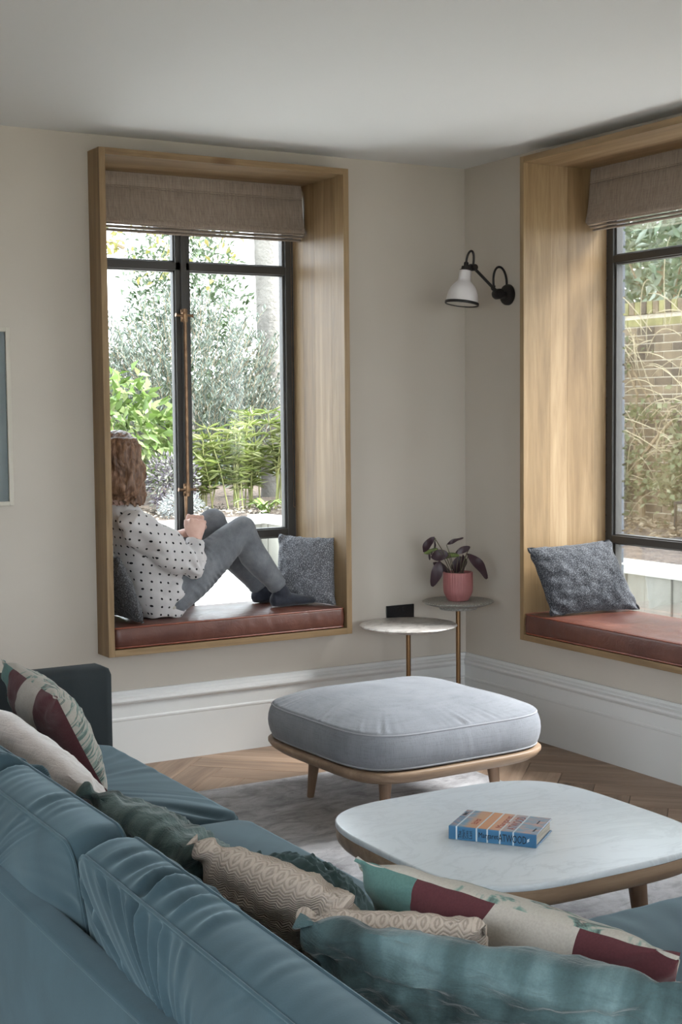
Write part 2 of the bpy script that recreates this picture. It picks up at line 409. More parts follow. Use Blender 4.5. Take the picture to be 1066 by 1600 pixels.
def softslab(outline, zb, zt, ct=.03, cb=.0, bulge=.012, rip=.006, lam=.05, depth=.16, pw=2.2, nring=14, rip_side=0.0, seed=0, skew=.5, wr=0.0, wrs=7.0, pinch=.006, ripfun=None):
    """upholstered block: outline ring, boxed side band, crowned top and bottom with gathers running in from the seam.
    returns (MB, top seam points, bottom seam points)"""
    rg = np.random.default_rng(seed); N = len(outline); O = np.array(outline); ln = np.hypot(*(np.roll(O, -1, 0)-O).T); L = np.r_[0, np.cumsum(ln)[:-1]]; tot = ln.sum()
    ks = np.unique(np.round(tot/lam*rg.uniform(.55, 1.5, 7))).astype(int); ph = rg.uniform(0, 6.28, len(ks)); am = rg.uniform(.4, 1, len(ks)); am = am/np.sqrt((am**2).sum())
    md = 0.55+0.45*np.sin(2*pi*np.outer(L/tot, [3, 5])+rg.uniform(0, 6, 2)).prod(1)
    if ripfun is not None: md = md*np.array([ripfun(x, y) for x, y in outline])
    na = np.array([mn.noise(Vector((x*5.5+seed, .3, 0))) for x in L]); nb_ = np.array([mn.noise(Vector((x*13+seed*2, 5.3, 0))) for x in L])
    env = np.clip(.45+1.1*na+.7*nb_, .05, 1.6); warp = .018*np.array([mn.noise(Vector((x*9, seed, 8))) for x in L])
    def ripple(shift):
        return sum(a*np.sin(2*pi*k*(L+warp+shift)/tot+p) for k, p, a in zip(ks, ph, am))*md*env
    R = float(np.abs(O).max(0).min())
    mb = MB(); rings = []
    nrm = np.stack([np.roll(O, -1, 0)[:, 1]-np.roll(O, 1, 0)[:, 1], -(np.roll(O, -1, 0)[:, 0]-np.roll(O, 1, 0)[:, 0])], 1); nrm /= np.linalg.norm(nrm, axis=1)[:, None]
    def wrk(x, y, z): return wr*mn.noise(Vector((x*wrs, y*wrs, z*wrs+seed))) if wr else 0
    def panel(z0, sgn, crown):
        out = []
        for j in range(nring+1):
            s_ = 1-(j/nring)**1.35
            s_ = max(s_, .015); d = (1-s_)*R
            rp = rip*ripple(d*skew)*np.exp(-(d/depth)**1.3)*min(1, d/.012)
            prof = (1-s_**pw)
            ring = [(O[i, 0]*s_, O[i, 1]*s_, z0+sgn*(crown*prof-(pinch if j == 0 else 0)+rp[i])+wrk(O[i, 0]*s_, O[i, 1]*s_, z0)*prof**.5) for i in range(N)]
            out.append(ring)
        return out
    top = panel(zt, 1, ct); bot = panel(zb, -1, cb)
    band = []
    nb = 6
    for j in range(1, nb):
        f = j/nb; b_ = bulge*sin(pi*f)
        rp = rip_side*ripple(f*.03)*sin(pi*f)
        band.append([(O[i, 0]+nrm[i, 0]*(b_+rp[i]), O[i, 1]+nrm[i, 1]*(b_+rp[i]), zb+(zt-zb)*f) for i in range(N)])
    rings = bot[::-1]+band+top
    vs = [p for r_ in rings for p in r_]; fs = []
    for j in range(len(rings)-1):
        for i in range(N):
            a = j*N+i; b = j*N+(i+1) % N; fs.append((a, b, b+N, a+N))
    fs.append(tuple(range(N-1, -1, -1))); fs.append(tuple(range((len(rings)-1)*N, len(rings)*N)))
    mb.add(vs, fs)
    return mb, top[0], bot[0]
def piping(seam, r, mat=None):
    p = [Vector(q) for q in seam]; m = MB(); m.tube(p+[p[0], p[1]], r, 6, cap=False)
    return m.xform(mat) if mat is not None else m

def pillow(TL, TR, BR, BL, T, n=56, conc=.045, puff=.5, wr=.006, wrs=9, seed=0, disp=None, skewtop=0):
    TL, TR, BR, BL = map(Vector, (TL, TR, BR, BL))
    U = (TR-TL+BR-BL); W = (TL-BL+TR-BR); nor = U.cross(W).normalized()
    mb = MB(); uv = []; idx = {}
    ts = [sin((i/n-.5)*pi*.96)/sin(.48*pi) for i in range(n+1)]
    vs = []; fs = []; mi = []
    for side in (1, -1):
        for i, u in enumerate(ts):
            for j, v in enumerate(ts):
                edge = i in (0, n) or j in (0, n)
                if side == -1 and edge: idx[side, i, j] = idx[1, i, j]; continue
                uu = u*(1-conc*(1-v*v)); vv = v*(1-conc*(1-u*u))
                a, b = (uu+1)/2, (vv+1)/2
                p = (BL*(1-a)+BR*a)*(1-b)+(TL*(1-a)+TR*a)*b
                h = max(0, (1-abs(u)**2.3)*(1-abs(v)**2.3))**puff*T/2
                q = Vector((u*1.3, v*1.3, side*2+seed))
                w = wr*(mn.noise(q*wrs*.4)*1.2+mn.noise(q*wrs)*.5)*(1-max(abs(u), abs(v))**8)
                # gathers near corners
                cr = (abs(u)*abs(v))**2
                w += wr*1.6*cr*sin(14*(u*(1 if v > 0 else -1)-v)+seed)
                if disp: w += disp((u+1)/2, (v+1)/2)*(1-max(abs(u), abs(v))**10)
                p = p+nor*(side*(h+w*(0 if edge else 1)))
                if edge: p = p+W.normalized()*(wr*.8*mn.noise(Vector((u*6, v*6, seed))))
                idx[side, i, j] = len(vs); vs.append(p); uv.append(((u+1)/2, (v+1)/2))
        for i in range(n):
            for j in range(n):
                f = (idx[side, i, j], idx[side, i+1, j], idx[side, i+1, j+1], idx[side, i, j+1])
                fs.append(f if side == 1 else f[::-1]); mi.append(0 if side == 1 else 1)
    mb.v = [tuple(p) for p in vs]; mb.f = fs; mb.mi = mi; mb.uv = uv
    return mb

def remeshed(mb, voxel=.007, smooth=4, name='tmp'):
    me = bpy.data.meshes.new(name); me.from_pydata(mb.v, [], mb.f)
    bm = bmesh.new(); bm.from_mesh(me); bmesh.ops.recalc_face_normals(bm, faces=bm.faces[:]); bm.to_mesh(me); bm.free()
    o = bpy.data.objects.new(name, me); COL.objects.link(o)
    r = o.modifiers.new('r', 'REMESH'); r.mode = 'VOXEL'; r.voxel_size = voxel
    if smooth:
        s_ = o.modifiers.new('s', 'SMOOTH'); s_.factor = .5; s_.iterations = smooth
    dg = bpy.context.evaluated_depsgraph_get(); ev = o.evaluated_get(dg)
    out = bpy.data.meshes.new_from_object(ev)
    res = MB(); co_ = np.zeros(len(out.vertices)*3, dtype=np.float32); out.vertices.foreach_get('co', co_)
    nr = np.zeros(len(out.vertices)*3, dtype=np.float32); out.vertices.foreach_get('normal', nr)
    res.v = [tuple(map(float, p)) for p in co_.reshape(-1, 3)]; res.f = [tuple(p.vertices) for p in out.polygons]; res.mi = [0]*len(res.f)
    res.n = nr.reshape(-1, 3)
    bpy.data.objects.remove(o); bpy.data.meshes.remove(me); bpy.data.meshes.remove(out)
    return res
def displace(mb, fn):
    mb.v = [tuple(Vector(p)+Vector([float(c) for c in n])*fn(Vector(p), n)) for p, n in zip(mb.v, mb.n)]; return mb

# ================================================================== ROOM
H = 2.6
AX0, AX1, AZ0, AZ1, AP, AW = -1.8581, -0.7069, .4822, 2.5292, .1241, .345      # oak box in the back wall
BY1, BY0, BZ0, BZ1, BP, BW = -.587, -2.75, .4656, 2.5542, .1254, .338          # oak box in the right wall
TH = .46
w = MB(); w.box((-5.4, 0, 0), (AX0, TH, H)).box((AX1, 0, 0), (TH, TH, H)).box((AX0, 0, 0), (AX1, TH, AZ0)).box((AX0, 0, AZ1), (AX1, TH, H))
tag(obj('wall_back', w, M['wall'], smooth=False), kind='structure')
w = MB(); w.box((0, BY1, 0), (TH-.105, 0, H)).box((0, -7.9, 0), (TH, -7.6, H)).box((0, -7.6, 2.42), (TH, -6.4, H)).box((0, -6.4, 0), (TH, BY0, H)).box((0, BY0, 0), (TH-.105, BY1, BZ0)).box((0, BY0, BZ1), (TH-.105, BY1, H))
wall_right = tag(obj('wall_right', w, M['wall'], smooth=False), kind='structure')
w = MB(); w.box((-5.5, -2.9, 0), (-5.3, 0, H)).box((-5.5, -7.9, 0), (-5.3, -7.3, H)).box((-5.5, -7.3, 2.42), (-5.3, -2.9, H)); tag(obj('wall_left', w, M['wall'], smooth=False), kind='structure')
w = MB(); w.box((-5.5, -8.1, 0), (-4.9, -7.8, H)).box((-.5, -8.1, 0), (0, -7.8, H)).box((-4.9, -8.1, 2.42), (-.5, -7.8, H))
tag(obj('wall_front', w, M['wall'], smooth=False), kind='structure')
w = MB(); w.box((-5.5, -8.1, H), (TH, TH, H+.25)); tag(obj('ceiling', w, M['ceil'], smooth=False), kind='structure')
# unseen glazed doors out of view, added and sized to bring in fill daylight
gd = struct('added_door_1', (.1, -7.0, 0))
for k in range(1):
    y0 = -7.6+1.2*k; y1 = y0+1.2
    m = MB()
    for lo, hi in (((.07, y0, 0), (.13, y0+.05, 2.42)), ((.07, y1-.05, 0), (.13, y1, 2.42)), ((.07, y0, 0), (.13, y1, .06)), ((.07, y0, 2.36), (.13, y1, 2.42))): m.box(lo, hi)
    f = obj('door_leaf', m, M['steel'], gd, smooth=False)
    obj('pane', MB().box((.097, y0+.05, .06), (.103, y1-.05, 2.36)), M['glass'], f, smooth=False)
gf_ = struct('added_door_3', (-2.7, -7.9, 0))
for k in range(4):
    x0 = -4.9+1.1*k; x1 = x0+1.1
    m = MB()
    for lo, hi in (((x0, -7.93, 0), (x0+.05, -7.87, 2.42)), ((x1-.05, -7.93, 0), (x1, -7.87, 2.42)), ((x0, -7.93, 0), (x1, -7.87, .06)), ((x0, -7.93, 2.36), (x1, -7.87, 2.42))): m.box(lo, hi)
    f = obj('door_leaf', m, M['steel'], gf_, smooth=False)
    obj('pane', MB().box((x0+.05, -7.903, .06), (x1-.05, -7.897, 2.36)), M['glass'], f, smooth=False)
gl_ = struct('added_door_2', (-5.4, -5.1, 0))
for k in range(4):
    y0 = -7.3+1.1*k; y1 = y0+1.1
    m = MB()
    for lo, hi in (((-5.43, y0, 0), (-5.37, y0+.05, 2.42)), ((-5.43, y1-.05, 0), (-5.37, y1, 2.42)), ((-5.43, y0, 0), (-5.37, y1, .06)), ((-5.43, y0, 2.36), (-5.37, y1, 2.42))): m.box(lo, hi)
    f = obj('door_leaf', m, M['steel'], gl_, smooth=False)
    obj('pane', MB().box((-5.403, y0+.05, .06), (-5.397, y1-.05, 2.36)), M['glass'], f, smooth=False)

# floor: herringbone planks
fl = MB().box((-5.5, -8.1, -.12), (TH, TH, -.012))
floor = tag(obj('floor', fl, simple('floor_bed', '#3b2c20', rough=.9), smooth=False), kind='structure')
PL, PW = .80, .145
ux, vx = Vector((1, 1, 0))/sqrt(2), Vector((-1, 1, 0))/sqrt(2)
pm_cache = None
org = Vector((-.29+PL/sqrt(2), -1.03, 0))
rest = MB(); nplank = 0
def plank_mesh():
    m = MB(); m.box((.001, .001, -.012), (PL-.001, PW-.001, 0), .0012); return m
pmesh = None
for b in range(-6, 6):
    for k in range(-45, 45):
        for kind in (0, 1):
            o_uv = (k*PW+b*PL, k*PW-b*PL) if kind == 0 else (k*PW+b*PL, k*PW+PW-b*PL)
            ang = pi/4 if kind == 0 else pi/4+pi/2
            p = org+ux*(o_uv[0]+(PW if kind else 0))+vx*o_uv[1]
            d = Vector((cos(ang), sin(ang), 0)); c = p+d*PL/2+Vector((-sin(ang), cos(ang), 0))*PW/2
            if not (-5.35 < c.x < .1 and -7.9 < c.y < .15): continue
            mat4 = Matrix.Translation(p) @ Matrix.Rotation(ang, 4, 'Z')
            if -2.3 < c.x and -3.0 < c.y and nplank < 299:
                if pmesh is None:
                    po = obj('plank', plank_mesh(), M['plank'], floor, smooth=False); pmesh = po.data
                else:
                    po = bpy.data.objects.new('plank', pmesh); COL.objects.link(po); po.parent = floor
                po.matrix_local = mat4; nplank += 1
            else:
                q = MB().box((.001, .001, -.012), (PL-.001, PW-.001, 0)); q.xform(mat4); rest.add(q.v, q.f)
tag(obj('planks', rest, M['plank'], floor, smooth=False), kind='stuff')

# skirting boards
prof = [(0, 0), (.026, 0), (.026, .192), (.028, .196), (.028, .203), (.022, .208), (.021, .258), (.024, .264), (.034, .268), (.037, .276), (.035, .285), (.026, .290), (.022, .292), (.021, .297), (.013, .304), (.011, .316), (0, .316)]
def skirting(name, p0, p1, nrm):
    m = MB(); a = []
    for q in (p0, p1): a += [Vector(q)+Vector(nrm)*d+V(0, 0, z) for d, z in prof]
    n = len(prof); m.add(a, [(i, (i+1) % n, n+(i+1) % n, n+i) for i in range(n)]+[tuple(range(n)), tuple(range(2*n-1, n-1, -1))])
    return tag(obj(name, m, M['trim'], angle=20), kind='structure')
skirting('baseboard_back', (-5.3, 0, 0), (0, 0, 0), (0, -1, 0))
skirting('baseboard_right', (0, 0, 0), (0, -6.4, 0), (-1, 0, 0))
skirting('baseboard_left', (-5.3, -2.9, 0), (-5.3, 0, 0), (1, 0, 0))

# oak boxes round the windows, each side glued up from staves
def stave_mat(axis):
    return wood('oak_stave_'+axis, '#a9834f', '#bd9663', '#cfae7c', axis, .5, rnd=False, knots=2.3)
OAK = {a: [wood(f'oak_stave_{a}{i}', *c, a, .48, knots=k) for i, (c, k) in enumerate([(('#776044', '#8b7252', '#9f8766'), 2.3), (('#80684b', '#937a5b', '#a78f6f'), 1.7), (('#6f583d', '#836a4b', '#987f5f'), 2.9)])] for a in 'xyz'}
bt = .027
def staves(parent, axis, lo, hi, split, cuts, rimfront=None):
    """board of staves: 'split' is the axis across which the staves sit side by side"""
    i = 'xyz'.index(split); edges = [lo[i]]+cuts+[hi[i]]
    for k in range(len(edges)-1):
        l, h = list(lo), list(hi); l[i], h[i] = edges[k], edges[k+1]
        obj('oak_stave', MB().box(l, h, .0008), OAK[axis][(k+len(cuts)) % 3], parent, smooth=False)
tA = struct('trim_1', (AX0, 0, AZ0))
staves(tA, 'z', (AX0, -AP, AZ0), (AX0+bt, AW, AZ1), 'y', [.02, .17])
staves(tA, 'z', (AX1-bt, -AP, AZ0), (AX1, AW, AZ1), 'y', [-.01, .14, .25])
staves(tA, 'x', (AX0+bt, -AP, AZ1-bt), (AX1-bt, AW, AZ1), 'y', [.03, .18])
staves(tA, 'x', (AX0+bt, -AP, AZ0), (AX1-bt, AW, AZ0+bt), 'y', [.03, .18])
tB = struct('trim_2', (0, BY1, BZ0))
staves(tB, 'z', (-BP, BY1-bt, BZ0), (BW, BY1, BZ1), 'x', [.02, .115, .26])
staves(tB, 'z', (-BP, BY0, BZ0), (BW, BY0+bt, BZ1), 'x', [.02, .15])
staves(tB, 'y', (-BP, BY0+bt, BZ1-bt), (BW, BY1-bt, BZ1), 'x', [-.02, .10, .22])
staves(tB, 'y', (-BP, BY0+bt, BZ0), (BW, BY1-bt, BZ0+bt), 'x', [.03, .18])

# steel windows
w1 = struct('window_1', (AX0+.5, .37, AZ0))
yf, yb_, yg = .338, .400, .372
def bars(parent, name, boxes, bev=.003):
    m = MB()
    for lo, hi in boxes: m.box(lo, hi, bev)
    return obj(name, m, M['steel'], parent, smooth=False)
ix0, ix1 = AX0+bt, AX1-bt
bars(w1, 'outer_frame', [((ix0, yf+.004, .50), (ix0+.045, yb_, 2.52)), ((ix1-.042, yf+.004, .50), (ix1, yb_, 2.52)), ((ix0, yf+.004, 2.46), (ix1, yb_, 2.52)), ((ix0, yf+.004, .505), (ix1, yb_, .565)),
     ((ix1-.052, yf+.016, .50), (ix1-.030, yb_-.01, 2.50)), ((ix0+.03, yf+.016, .50), (ix0+.055, yb_-.01, 2.50))])
mu0, mu1 = -1.330, -1.259
bars(w1, 'mullion', [((mu0, yf+.006, .52), (mu1, yb_, 2.49)), ((mu0+.024, yf-.004, .52), (mu0+.050, yf+.01, 2.49)), ((mu0-.006, yf+.018, .52), (mu1+.006, yb_-.01, 2.49))])
bars(w1, 'transom', [((ix0+.03, yf+.006, 2.106), (ix1-.03, yb_, 2.144)), ((ix0+.03, yf+.018, 2.100), (ix1-.03, yb_-.01, 2.150))])
bars(w1, 'lower_rail', [((ix0+.03, yf+.006, .888), (ix1-.03, yb_, .926)), ((ix0+.03, yf+.018, .882), (ix1-.03, yb_-.01, .932))])
for xa, xb in ((ix0+.045, mu0), (mu1, ix1-.042)):
    for za, zb_ in ((.565, .888), (.926, 2.106), (2.144, 2.46)):
        obj('pane', MB().box((xa+.002, yg, za+.002), (xb-.002, yg+.004, zb_-.002)), M['glass'], w1, smooth=False)
bx = -1.300
bolt = MB(); bolt.tube([(bx+.002, yf-.022, 1.10), (bx+.002, yf-.022, 1.915)], .0075, 10)
bo = obj('espagnolette_rod', bolt, M['bronze'], w1)
for zc in (1.905, 1.128):
    m = MB()
    m.lathe([(0, -.017), (.012, -.015), (.0145, 0), (.012, .015), (0, .017)], (bx, yf-.020, zc), 14)
    m.tube([(bx-.045, yf-.024, zc+.002), (bx-.03, yf-.024, zc), (bx+.03, yf-.02, zc), (bx+.04, yf-.02, zc)], [.009, .0065, .006, .010], 10)
    m.tube([(bx, yf-.02, zc-.030), (bx, yf-.02, zc+.030)], [.0085, .0085], 10)
    m.box((bx-.014, yf-.014, zc-.028), (bx+.018, yf-.004, zc+.028), .002)
    obj('bolt_bracket', m, M['bronze'], bo)
m = MB(); m.tube([(bx-.012, yf-.03, 1.10), (bx-.014, yf-.034, 1.02), (bx-.010, yf-.032, .93), (bx-.008, yf-.03, .91)], [.008, .0065, .008, .006], 10); obj('bolt_handle', m, M['bronze'], bo)

w2 = struct('window_2', (.37, BY1-.5, BZ0))
xf, xb2, xg = .336, .400, .370
jy1, jy0 = BY1-bt, BY0+bt
bars(w2, 'outer_frame', [((xf+.004, jy1-.040, .49), (xb2, jy1, 2.54)), ((xf+.004, jy0, .49), (xb2, jy0+.04, 2.54)), ((xf+.004, jy0, 2.48), (xb2, jy1, 2.54)), ((xf+.004, jy0, .49), (xb2, jy1, .55)), ((xf+.016, jy1-.05, .5), (xb2-.01, jy1-.028, 2.52))])
bars(w2, 'mullion', [((xf+.006, -1.70, .52), (xb2, -1.63, 2.5))])
bars(w2, 'transom', [((xf+.006, jy0+.02, 2.118), (xb2, jy1-.025, 2.152)), ((xf+.018, jy0+.02, 2.112), (xb2-.01, jy1-.025, 2.158))])
bars(w2, 'lower_rail', [((xf+.006, jy0+.02, .872), (xb2, jy1-.025, .906)), ((xf+.018, jy0+.02, .866), (xb2-.01, jy1-.025, .912))])
for ya, yb in ((jy0+.04, -1.70), (-1.63, jy1-.04)):
    for za, zb_ in ((.55, .872), (.906, 2.118), (2.152, 2.48)):
        obj('pane', MB().box((xg, ya+.002, za+.002), (xg+.004, yb-.002, zb_-.002)), M['glass'], w2, smooth=False)

# grey brick outer leaf of the house, seen edge-on through window 2
M['brick_grey'] = simple('grey_brick', '#454a52', '#575c65', ns=40, rough=.85, bs=120, bstr=.4)
M['mortar'] = simple('mortar', '#1c1b1a', '#2a2927', ns=30, rough=.95)
leaf = MB().box((TH-.10, BY1+.008, -.1), (TH-.012, TH-.012, 3.4)).box((TH-.10, -8.1, 2.61), (TH-.012, BY1, 3.4))
rv = tag(obj('wall_outer', leaf, M['mortar'], smooth=False), kind='structure')
bme = None
for k in range(44):
    z = -.06+k*.0755
    for j in range(5):
        y0 = BY1-.012+j*.225+(.1125 if (k % 2 and j) else 0); L_ = .2150 if (j or k % 2 == 0) else .3275-.01
        if y0+L_ > TH: continue
        obj('brick', MB().box((TH-.102, y0, z), (TH, y0+L_, z+.065), .0015), M['brick_grey'], rv, smooth=False)

# ================================================================== SOFT FURNISHING OF THE WINDOWS
def blind(name, along, a0, a1, face, ztop, zbot, label, flip=1):
    """roman blind half drawn up; along: 'x' or 'y' axis of its width, face: room-side coordinate at the top"""
    def P(a, d, z): return (a, face+d, z) if along == 'x' else (face+d, a, z)
    c = (a0+a1)/2
    t = thing(name, P(c, 0, ztop), label, 'blind', 'roman blinds')
    def sheet(profile, n=40, th=.004, seed=0, amp=.003):
        m = MB(); k = len(profile); vs = []
        for i in range(n+1):
            a = a0+(a1-a0)*i/n
            for j, (d, z) in enumerate(profile):
                f = j/(k-1)
                dd = d+amp*f*mn.noise(Vector((a*5, z*6, seed)))*2
                zz = z+amp*1.2*f*mn.noise(Vector((a*4, seed, 3)))-amp*2*sin(pi*i/n)*f
                vs.append(P(a, dd, zz))
        for i in range(n):
            for j in range(k-1): m.f.append((i*k+j, (i+1)*k+j, (i+1)*k+j+1, i*k+j+1))
        m.v = vs; m.mi = [0]*len(m.f); return m
    h = ztop-zbot
    pr = [(0.0, ztop), (-.004, ztop-.02), (-.006, ztop-.055), (-.002, ztop-.062), (-.008, ztop-.07), (-.014, ztop-.13), (-.022, ztop-.19), (-.030, zbot+.015), (-.032, zbot+.004), (-.028, zbot-.002), (-.015, zbot-.001), (.02, zbot+.02), (.022, zbot+.05), (.016, ztop)]
    obj('fabric_panel', sheet(pr), M['blind'], t, angle=60)
    for k in range(3):
        z = zbot-.006-.013*k; d = -.016+.014*k
        pf = [(d+.05, z+.016), (d+.01, z+.010), (d-.004, z+.005), (d-.006, z), (d, z-.003), (d+.02, z), (d+.05, z+.006), (d+.05, z+.016)]
        obj('fold', sheet(pf, 30, seed=k+3, amp=.002), M['blind'], t, angle=60)
    obj('stitched_hem', sheet([(-.0075, ztop-.058), (-.0095, ztop-.061), (-.0085, ztop-.064)], 30, amp=.0005), M['blind'], t)
    obj('headrail', MB().box(P(a0, .016, ztop-.03), P(a1, .05, ztop)), M['trim'], t, smooth=False)
    return t
b1 = blind('roman_blind', 'x', AX0+bt+.012, AX1-bt-.012, .235, AZ1-bt-.001, 2.285, 'taupe linen roman blind drawn up above the seated woman')
ch = MB()
for sx in (0, .011):
    for k in range(205):
        z = 2.26-k*.006-(.003 if sx else 0); ch.lathe([(0, -.0024), (.0024, 0), (0, .0024)], (AX1-bt-.022+sx, .322, z), 5)
for k in range(5): a = pi*k/4; ch.lathe([(0, -.0024), (.0024, 0), (0, .0024)], (AX1-bt-.0165+.0055*cos(a), .322, 1.032-.005*sin(a)), 5)
tag(obj('bead_chain', ch, M['bronze'], b1), kind='stuff')
b2 = blind('roman_blind', 'y', BY0+bt+.012, BY1-bt-.012, .238, BZ1-bt-.001, 2.290, 'taupe linen roman blind drawn up in the window beside the wall lamp')

def seat_cushion(name, x0, x1, y0, y1, z0, z1, label, seed):
    t = thing(name, ((x0+x1)/2, (y0+y1)/2, z0), label, 'cushion', 'leather window-seat cushions')
    N = 320; o = rrect((x1-x0)/2-.006, (y1-y0)/2-.006, .018, N)
    mb, s1, s0 = softslab(o, .004, z1-z0-.006, ct=.008, cb=.002, bulge=.006, rip=.0022, lam=.06, depth=.08, seed=seed, wr=.004, wrs=9, pinch=.003, nring=16, rip_side=.0025)
    T = Matrix.Translation(((x0+x1)/2, (y0+y1)/2, z0))
    obj('cushion_body', mb.xform(T), M['leather'], t, angle=50)
    obj('piping', piping(s1, .0035, T), M['leather_pipe'], t); obj('piping', piping(s0, .0035, T), M['leather_pipe'], t)
    return t
seat_cushion('seat_cushion', AX0+bt+.001, AX1-bt-.001, -.119, .333, AZ0+bt, .606, 'tan leather seat cushion under the seated woman', 1)
seat_cushion('seat_cushion', -.132, .333, BY0+bt+.001, BY1-bt-.001, BZ0+bt, .590, 'tan leather seat cushion holding only one small grey pillow', 2)

def simple_pillow(name, c, T, mat, label, cat='pillow', group=None, **kw):
    m = pillow(*c, T, **kw); P_ = [Vector(p) for p in m.v]; lo = min(p.z for p in P_); ce = sum(P_, Vector())/len(P_)
    o = obj(name, m, mat, base=(ce.x, ce.y, lo), angle=60); tag(o, label, cat, group); return o
gp = 'charcoal tweed pillows'
simple_pillow('square_pillow', ((-.893, .215, .915), (-.725, -.01, .905), (-.742, -.035, .604), (-.930, .19, .604)), .125, [M['tweed_mid'], M['tweed_mid']], 'charcoal tweed pillow at the feet of the seated woman', group=gp, seed=2, conc=.05, wr=.007)
simple_pillow('square_pillow', ((-1.800, .24, .90), (-1.797, -.09, .885), (-1.69, -.085, .606), (-1.695, .24, .606)), .10, [M['tweed_dark'], M['tweed_dark']], 'dark tweed pillow behind the back of the seated woman', group=gp, seed=4)
simple_pillow('rectangular_pillow', ((-.165, -.690, .880), (.285, -.70, .893), (.345, -.835, .590), (-.100, -.775, .590)), .12, [M['tweed'], M['tweed']], 'charcoal tweed pillow leaning alone on the oak jamb', group=gp, seed=6, conc=.05, wr=.008)

# ================================================================== FURNITURE
rug = MB(); rug.box((-2.75, -3.6, 0.0005), (-.592, -.582, .011), .003)
tag(obj('rug', rug, M['rug'], base=(-1.7, -2.1, 0), smooth=False), 'silver grey mottled rug under the ottoman and coffee table', 'rug')

def tapered_leg(x, y, z0, z1, r0, r1, ang, lean=.0, n=20):
    m = MB(); d = Vector((cos(ang), sin(ang), 0))*lean
    m.lathe([(0, 0), (r0*.92, 0), (r0, .004), (r0+(r1-r0)*.5, (z1-z0)*.5), (r1, z1-z0), (0, z1-z0)], (0, 0, 0), n)
    m.v = [(p[0]+x+d.x*(1-p[2]/(z1-z0)), p[1]+y+d.y*(1-p[2]/(z1-z0)), p[2]+z0) for p in m.v]; return m

def rounded_plate(ol, prof, z0):
    """stack of outline offsets: prof (inset, z)"""
    m = MB(); N = len(ol); O = np.array(ol); a = np.abs(O).max(0)
    for ins, z in prof:
        s_ = (a-ins)/a; m.v.extend([(float(x*s_[0]), float(y*s_[1]), z0+z) for x, y in O])
    for j in range(len(prof)-1):
        for i in range(N): m.f.append((j*N+i, j*N+(i+1) % N, (j+1)*N+(i+1) % N, (j+1)*N+i))
    m.f.append(tuple(range(N-1, -1, -1))); m.f.append(tuple(range((len(prof)-1)*N, len(prof)*N))); m.mi = [0]*len(m.f); return m

# ottoman
OC, OT = (-1.092, -1.131), .033
ot = thing('ottoman', (OC[0], OC[1], .011), 'square grey linen ottoman on an oak tray base', 'ottoman')
T = Matrix.Translation((OC[0], OC[1], 0)) @ Matrix.Rotation(OT, 4, 'Z')
ol = superellipse(.419, .419, 5.0, 200)
obj('tray', rounded_plate(ol, [(.060, .197), (.030, .203), (.010, .218), (.0, .234), (.0, .243), (.004, .247), (.03, .246)], 0).xform(T), M['rim'], ot, angle=50)
ol = superellipse(.406, .406, 4.9, 360)
def _rf(x, y): return .25+.75*math.exp(-((x+.41)/.16)**2)+.35*math.exp(-((y+.41)/.12)**2)
mb, s1, s0 = softslab(ol, .252, .379, ct=.072, cb=.004, bulge=.016, rip=.007, lam=.034, depth=.05, pw=2.6, nring=30, rip_side=.0012, seed=5, skew=.3, wr=.004, wrs=6, ripfun=_rf)
obj('cushion', mb.xform(T), M['ottoman'], ot, angle=60)
M['ottopipe'] = simple('grey_piping', '#8f9095', rough=.9)
obj('piping', piping(s1, .0035, T), M['ottopipe'], ot); obj('piping', piping(s0, .0035, T), M['ottopipe'], ot)
for sx in (-1, 1):
    for sy in (-1, 1):
        p = T @ Vector((sx*.235, sy*.235, 0)); a = math.atan2(sy, sx)+OT
        obj('leg', tapered_leg(p.x, p.y, .011, .210, .0135, .026, a, .024), M['leg'], ot)

# coffee table
CC = (-1.650, -2.549)
ct = thing('coffee_table', (CC[0], CC[1], .011), 'low square coffee table with white marble top and rounded oak rim', 'coffee table')
T = Matrix.Translation((CC[0], CC[1], 0))
ol = superellipse(.413, .413, 3.91, 220)
obj('marble_top', rounded_plate(ol, [(.004, .3435), (.001, .344), (.0, .347), (.0, .356), (.002, .3592), (.005, .360)], 0).xform(T), M['marble'], ct, angle=50)
obj('rim', rounded_plate(ol, [(.06, .289), (.030, .291), (.012, .298), (.004, .309), (.001, .322), (.001, .343)], 0).xform(T), M['rim'], ct, angle=50)
for sx in (-1, 1):
    for sy in (-1, 1):
        a = math.atan2(sy, sx)
        obj('leg', tapered_leg(CC[0]+sx*.225, CC[1]+sy*.225, .011, .300, .0145, .029, a, .03), M['leg'], ct)

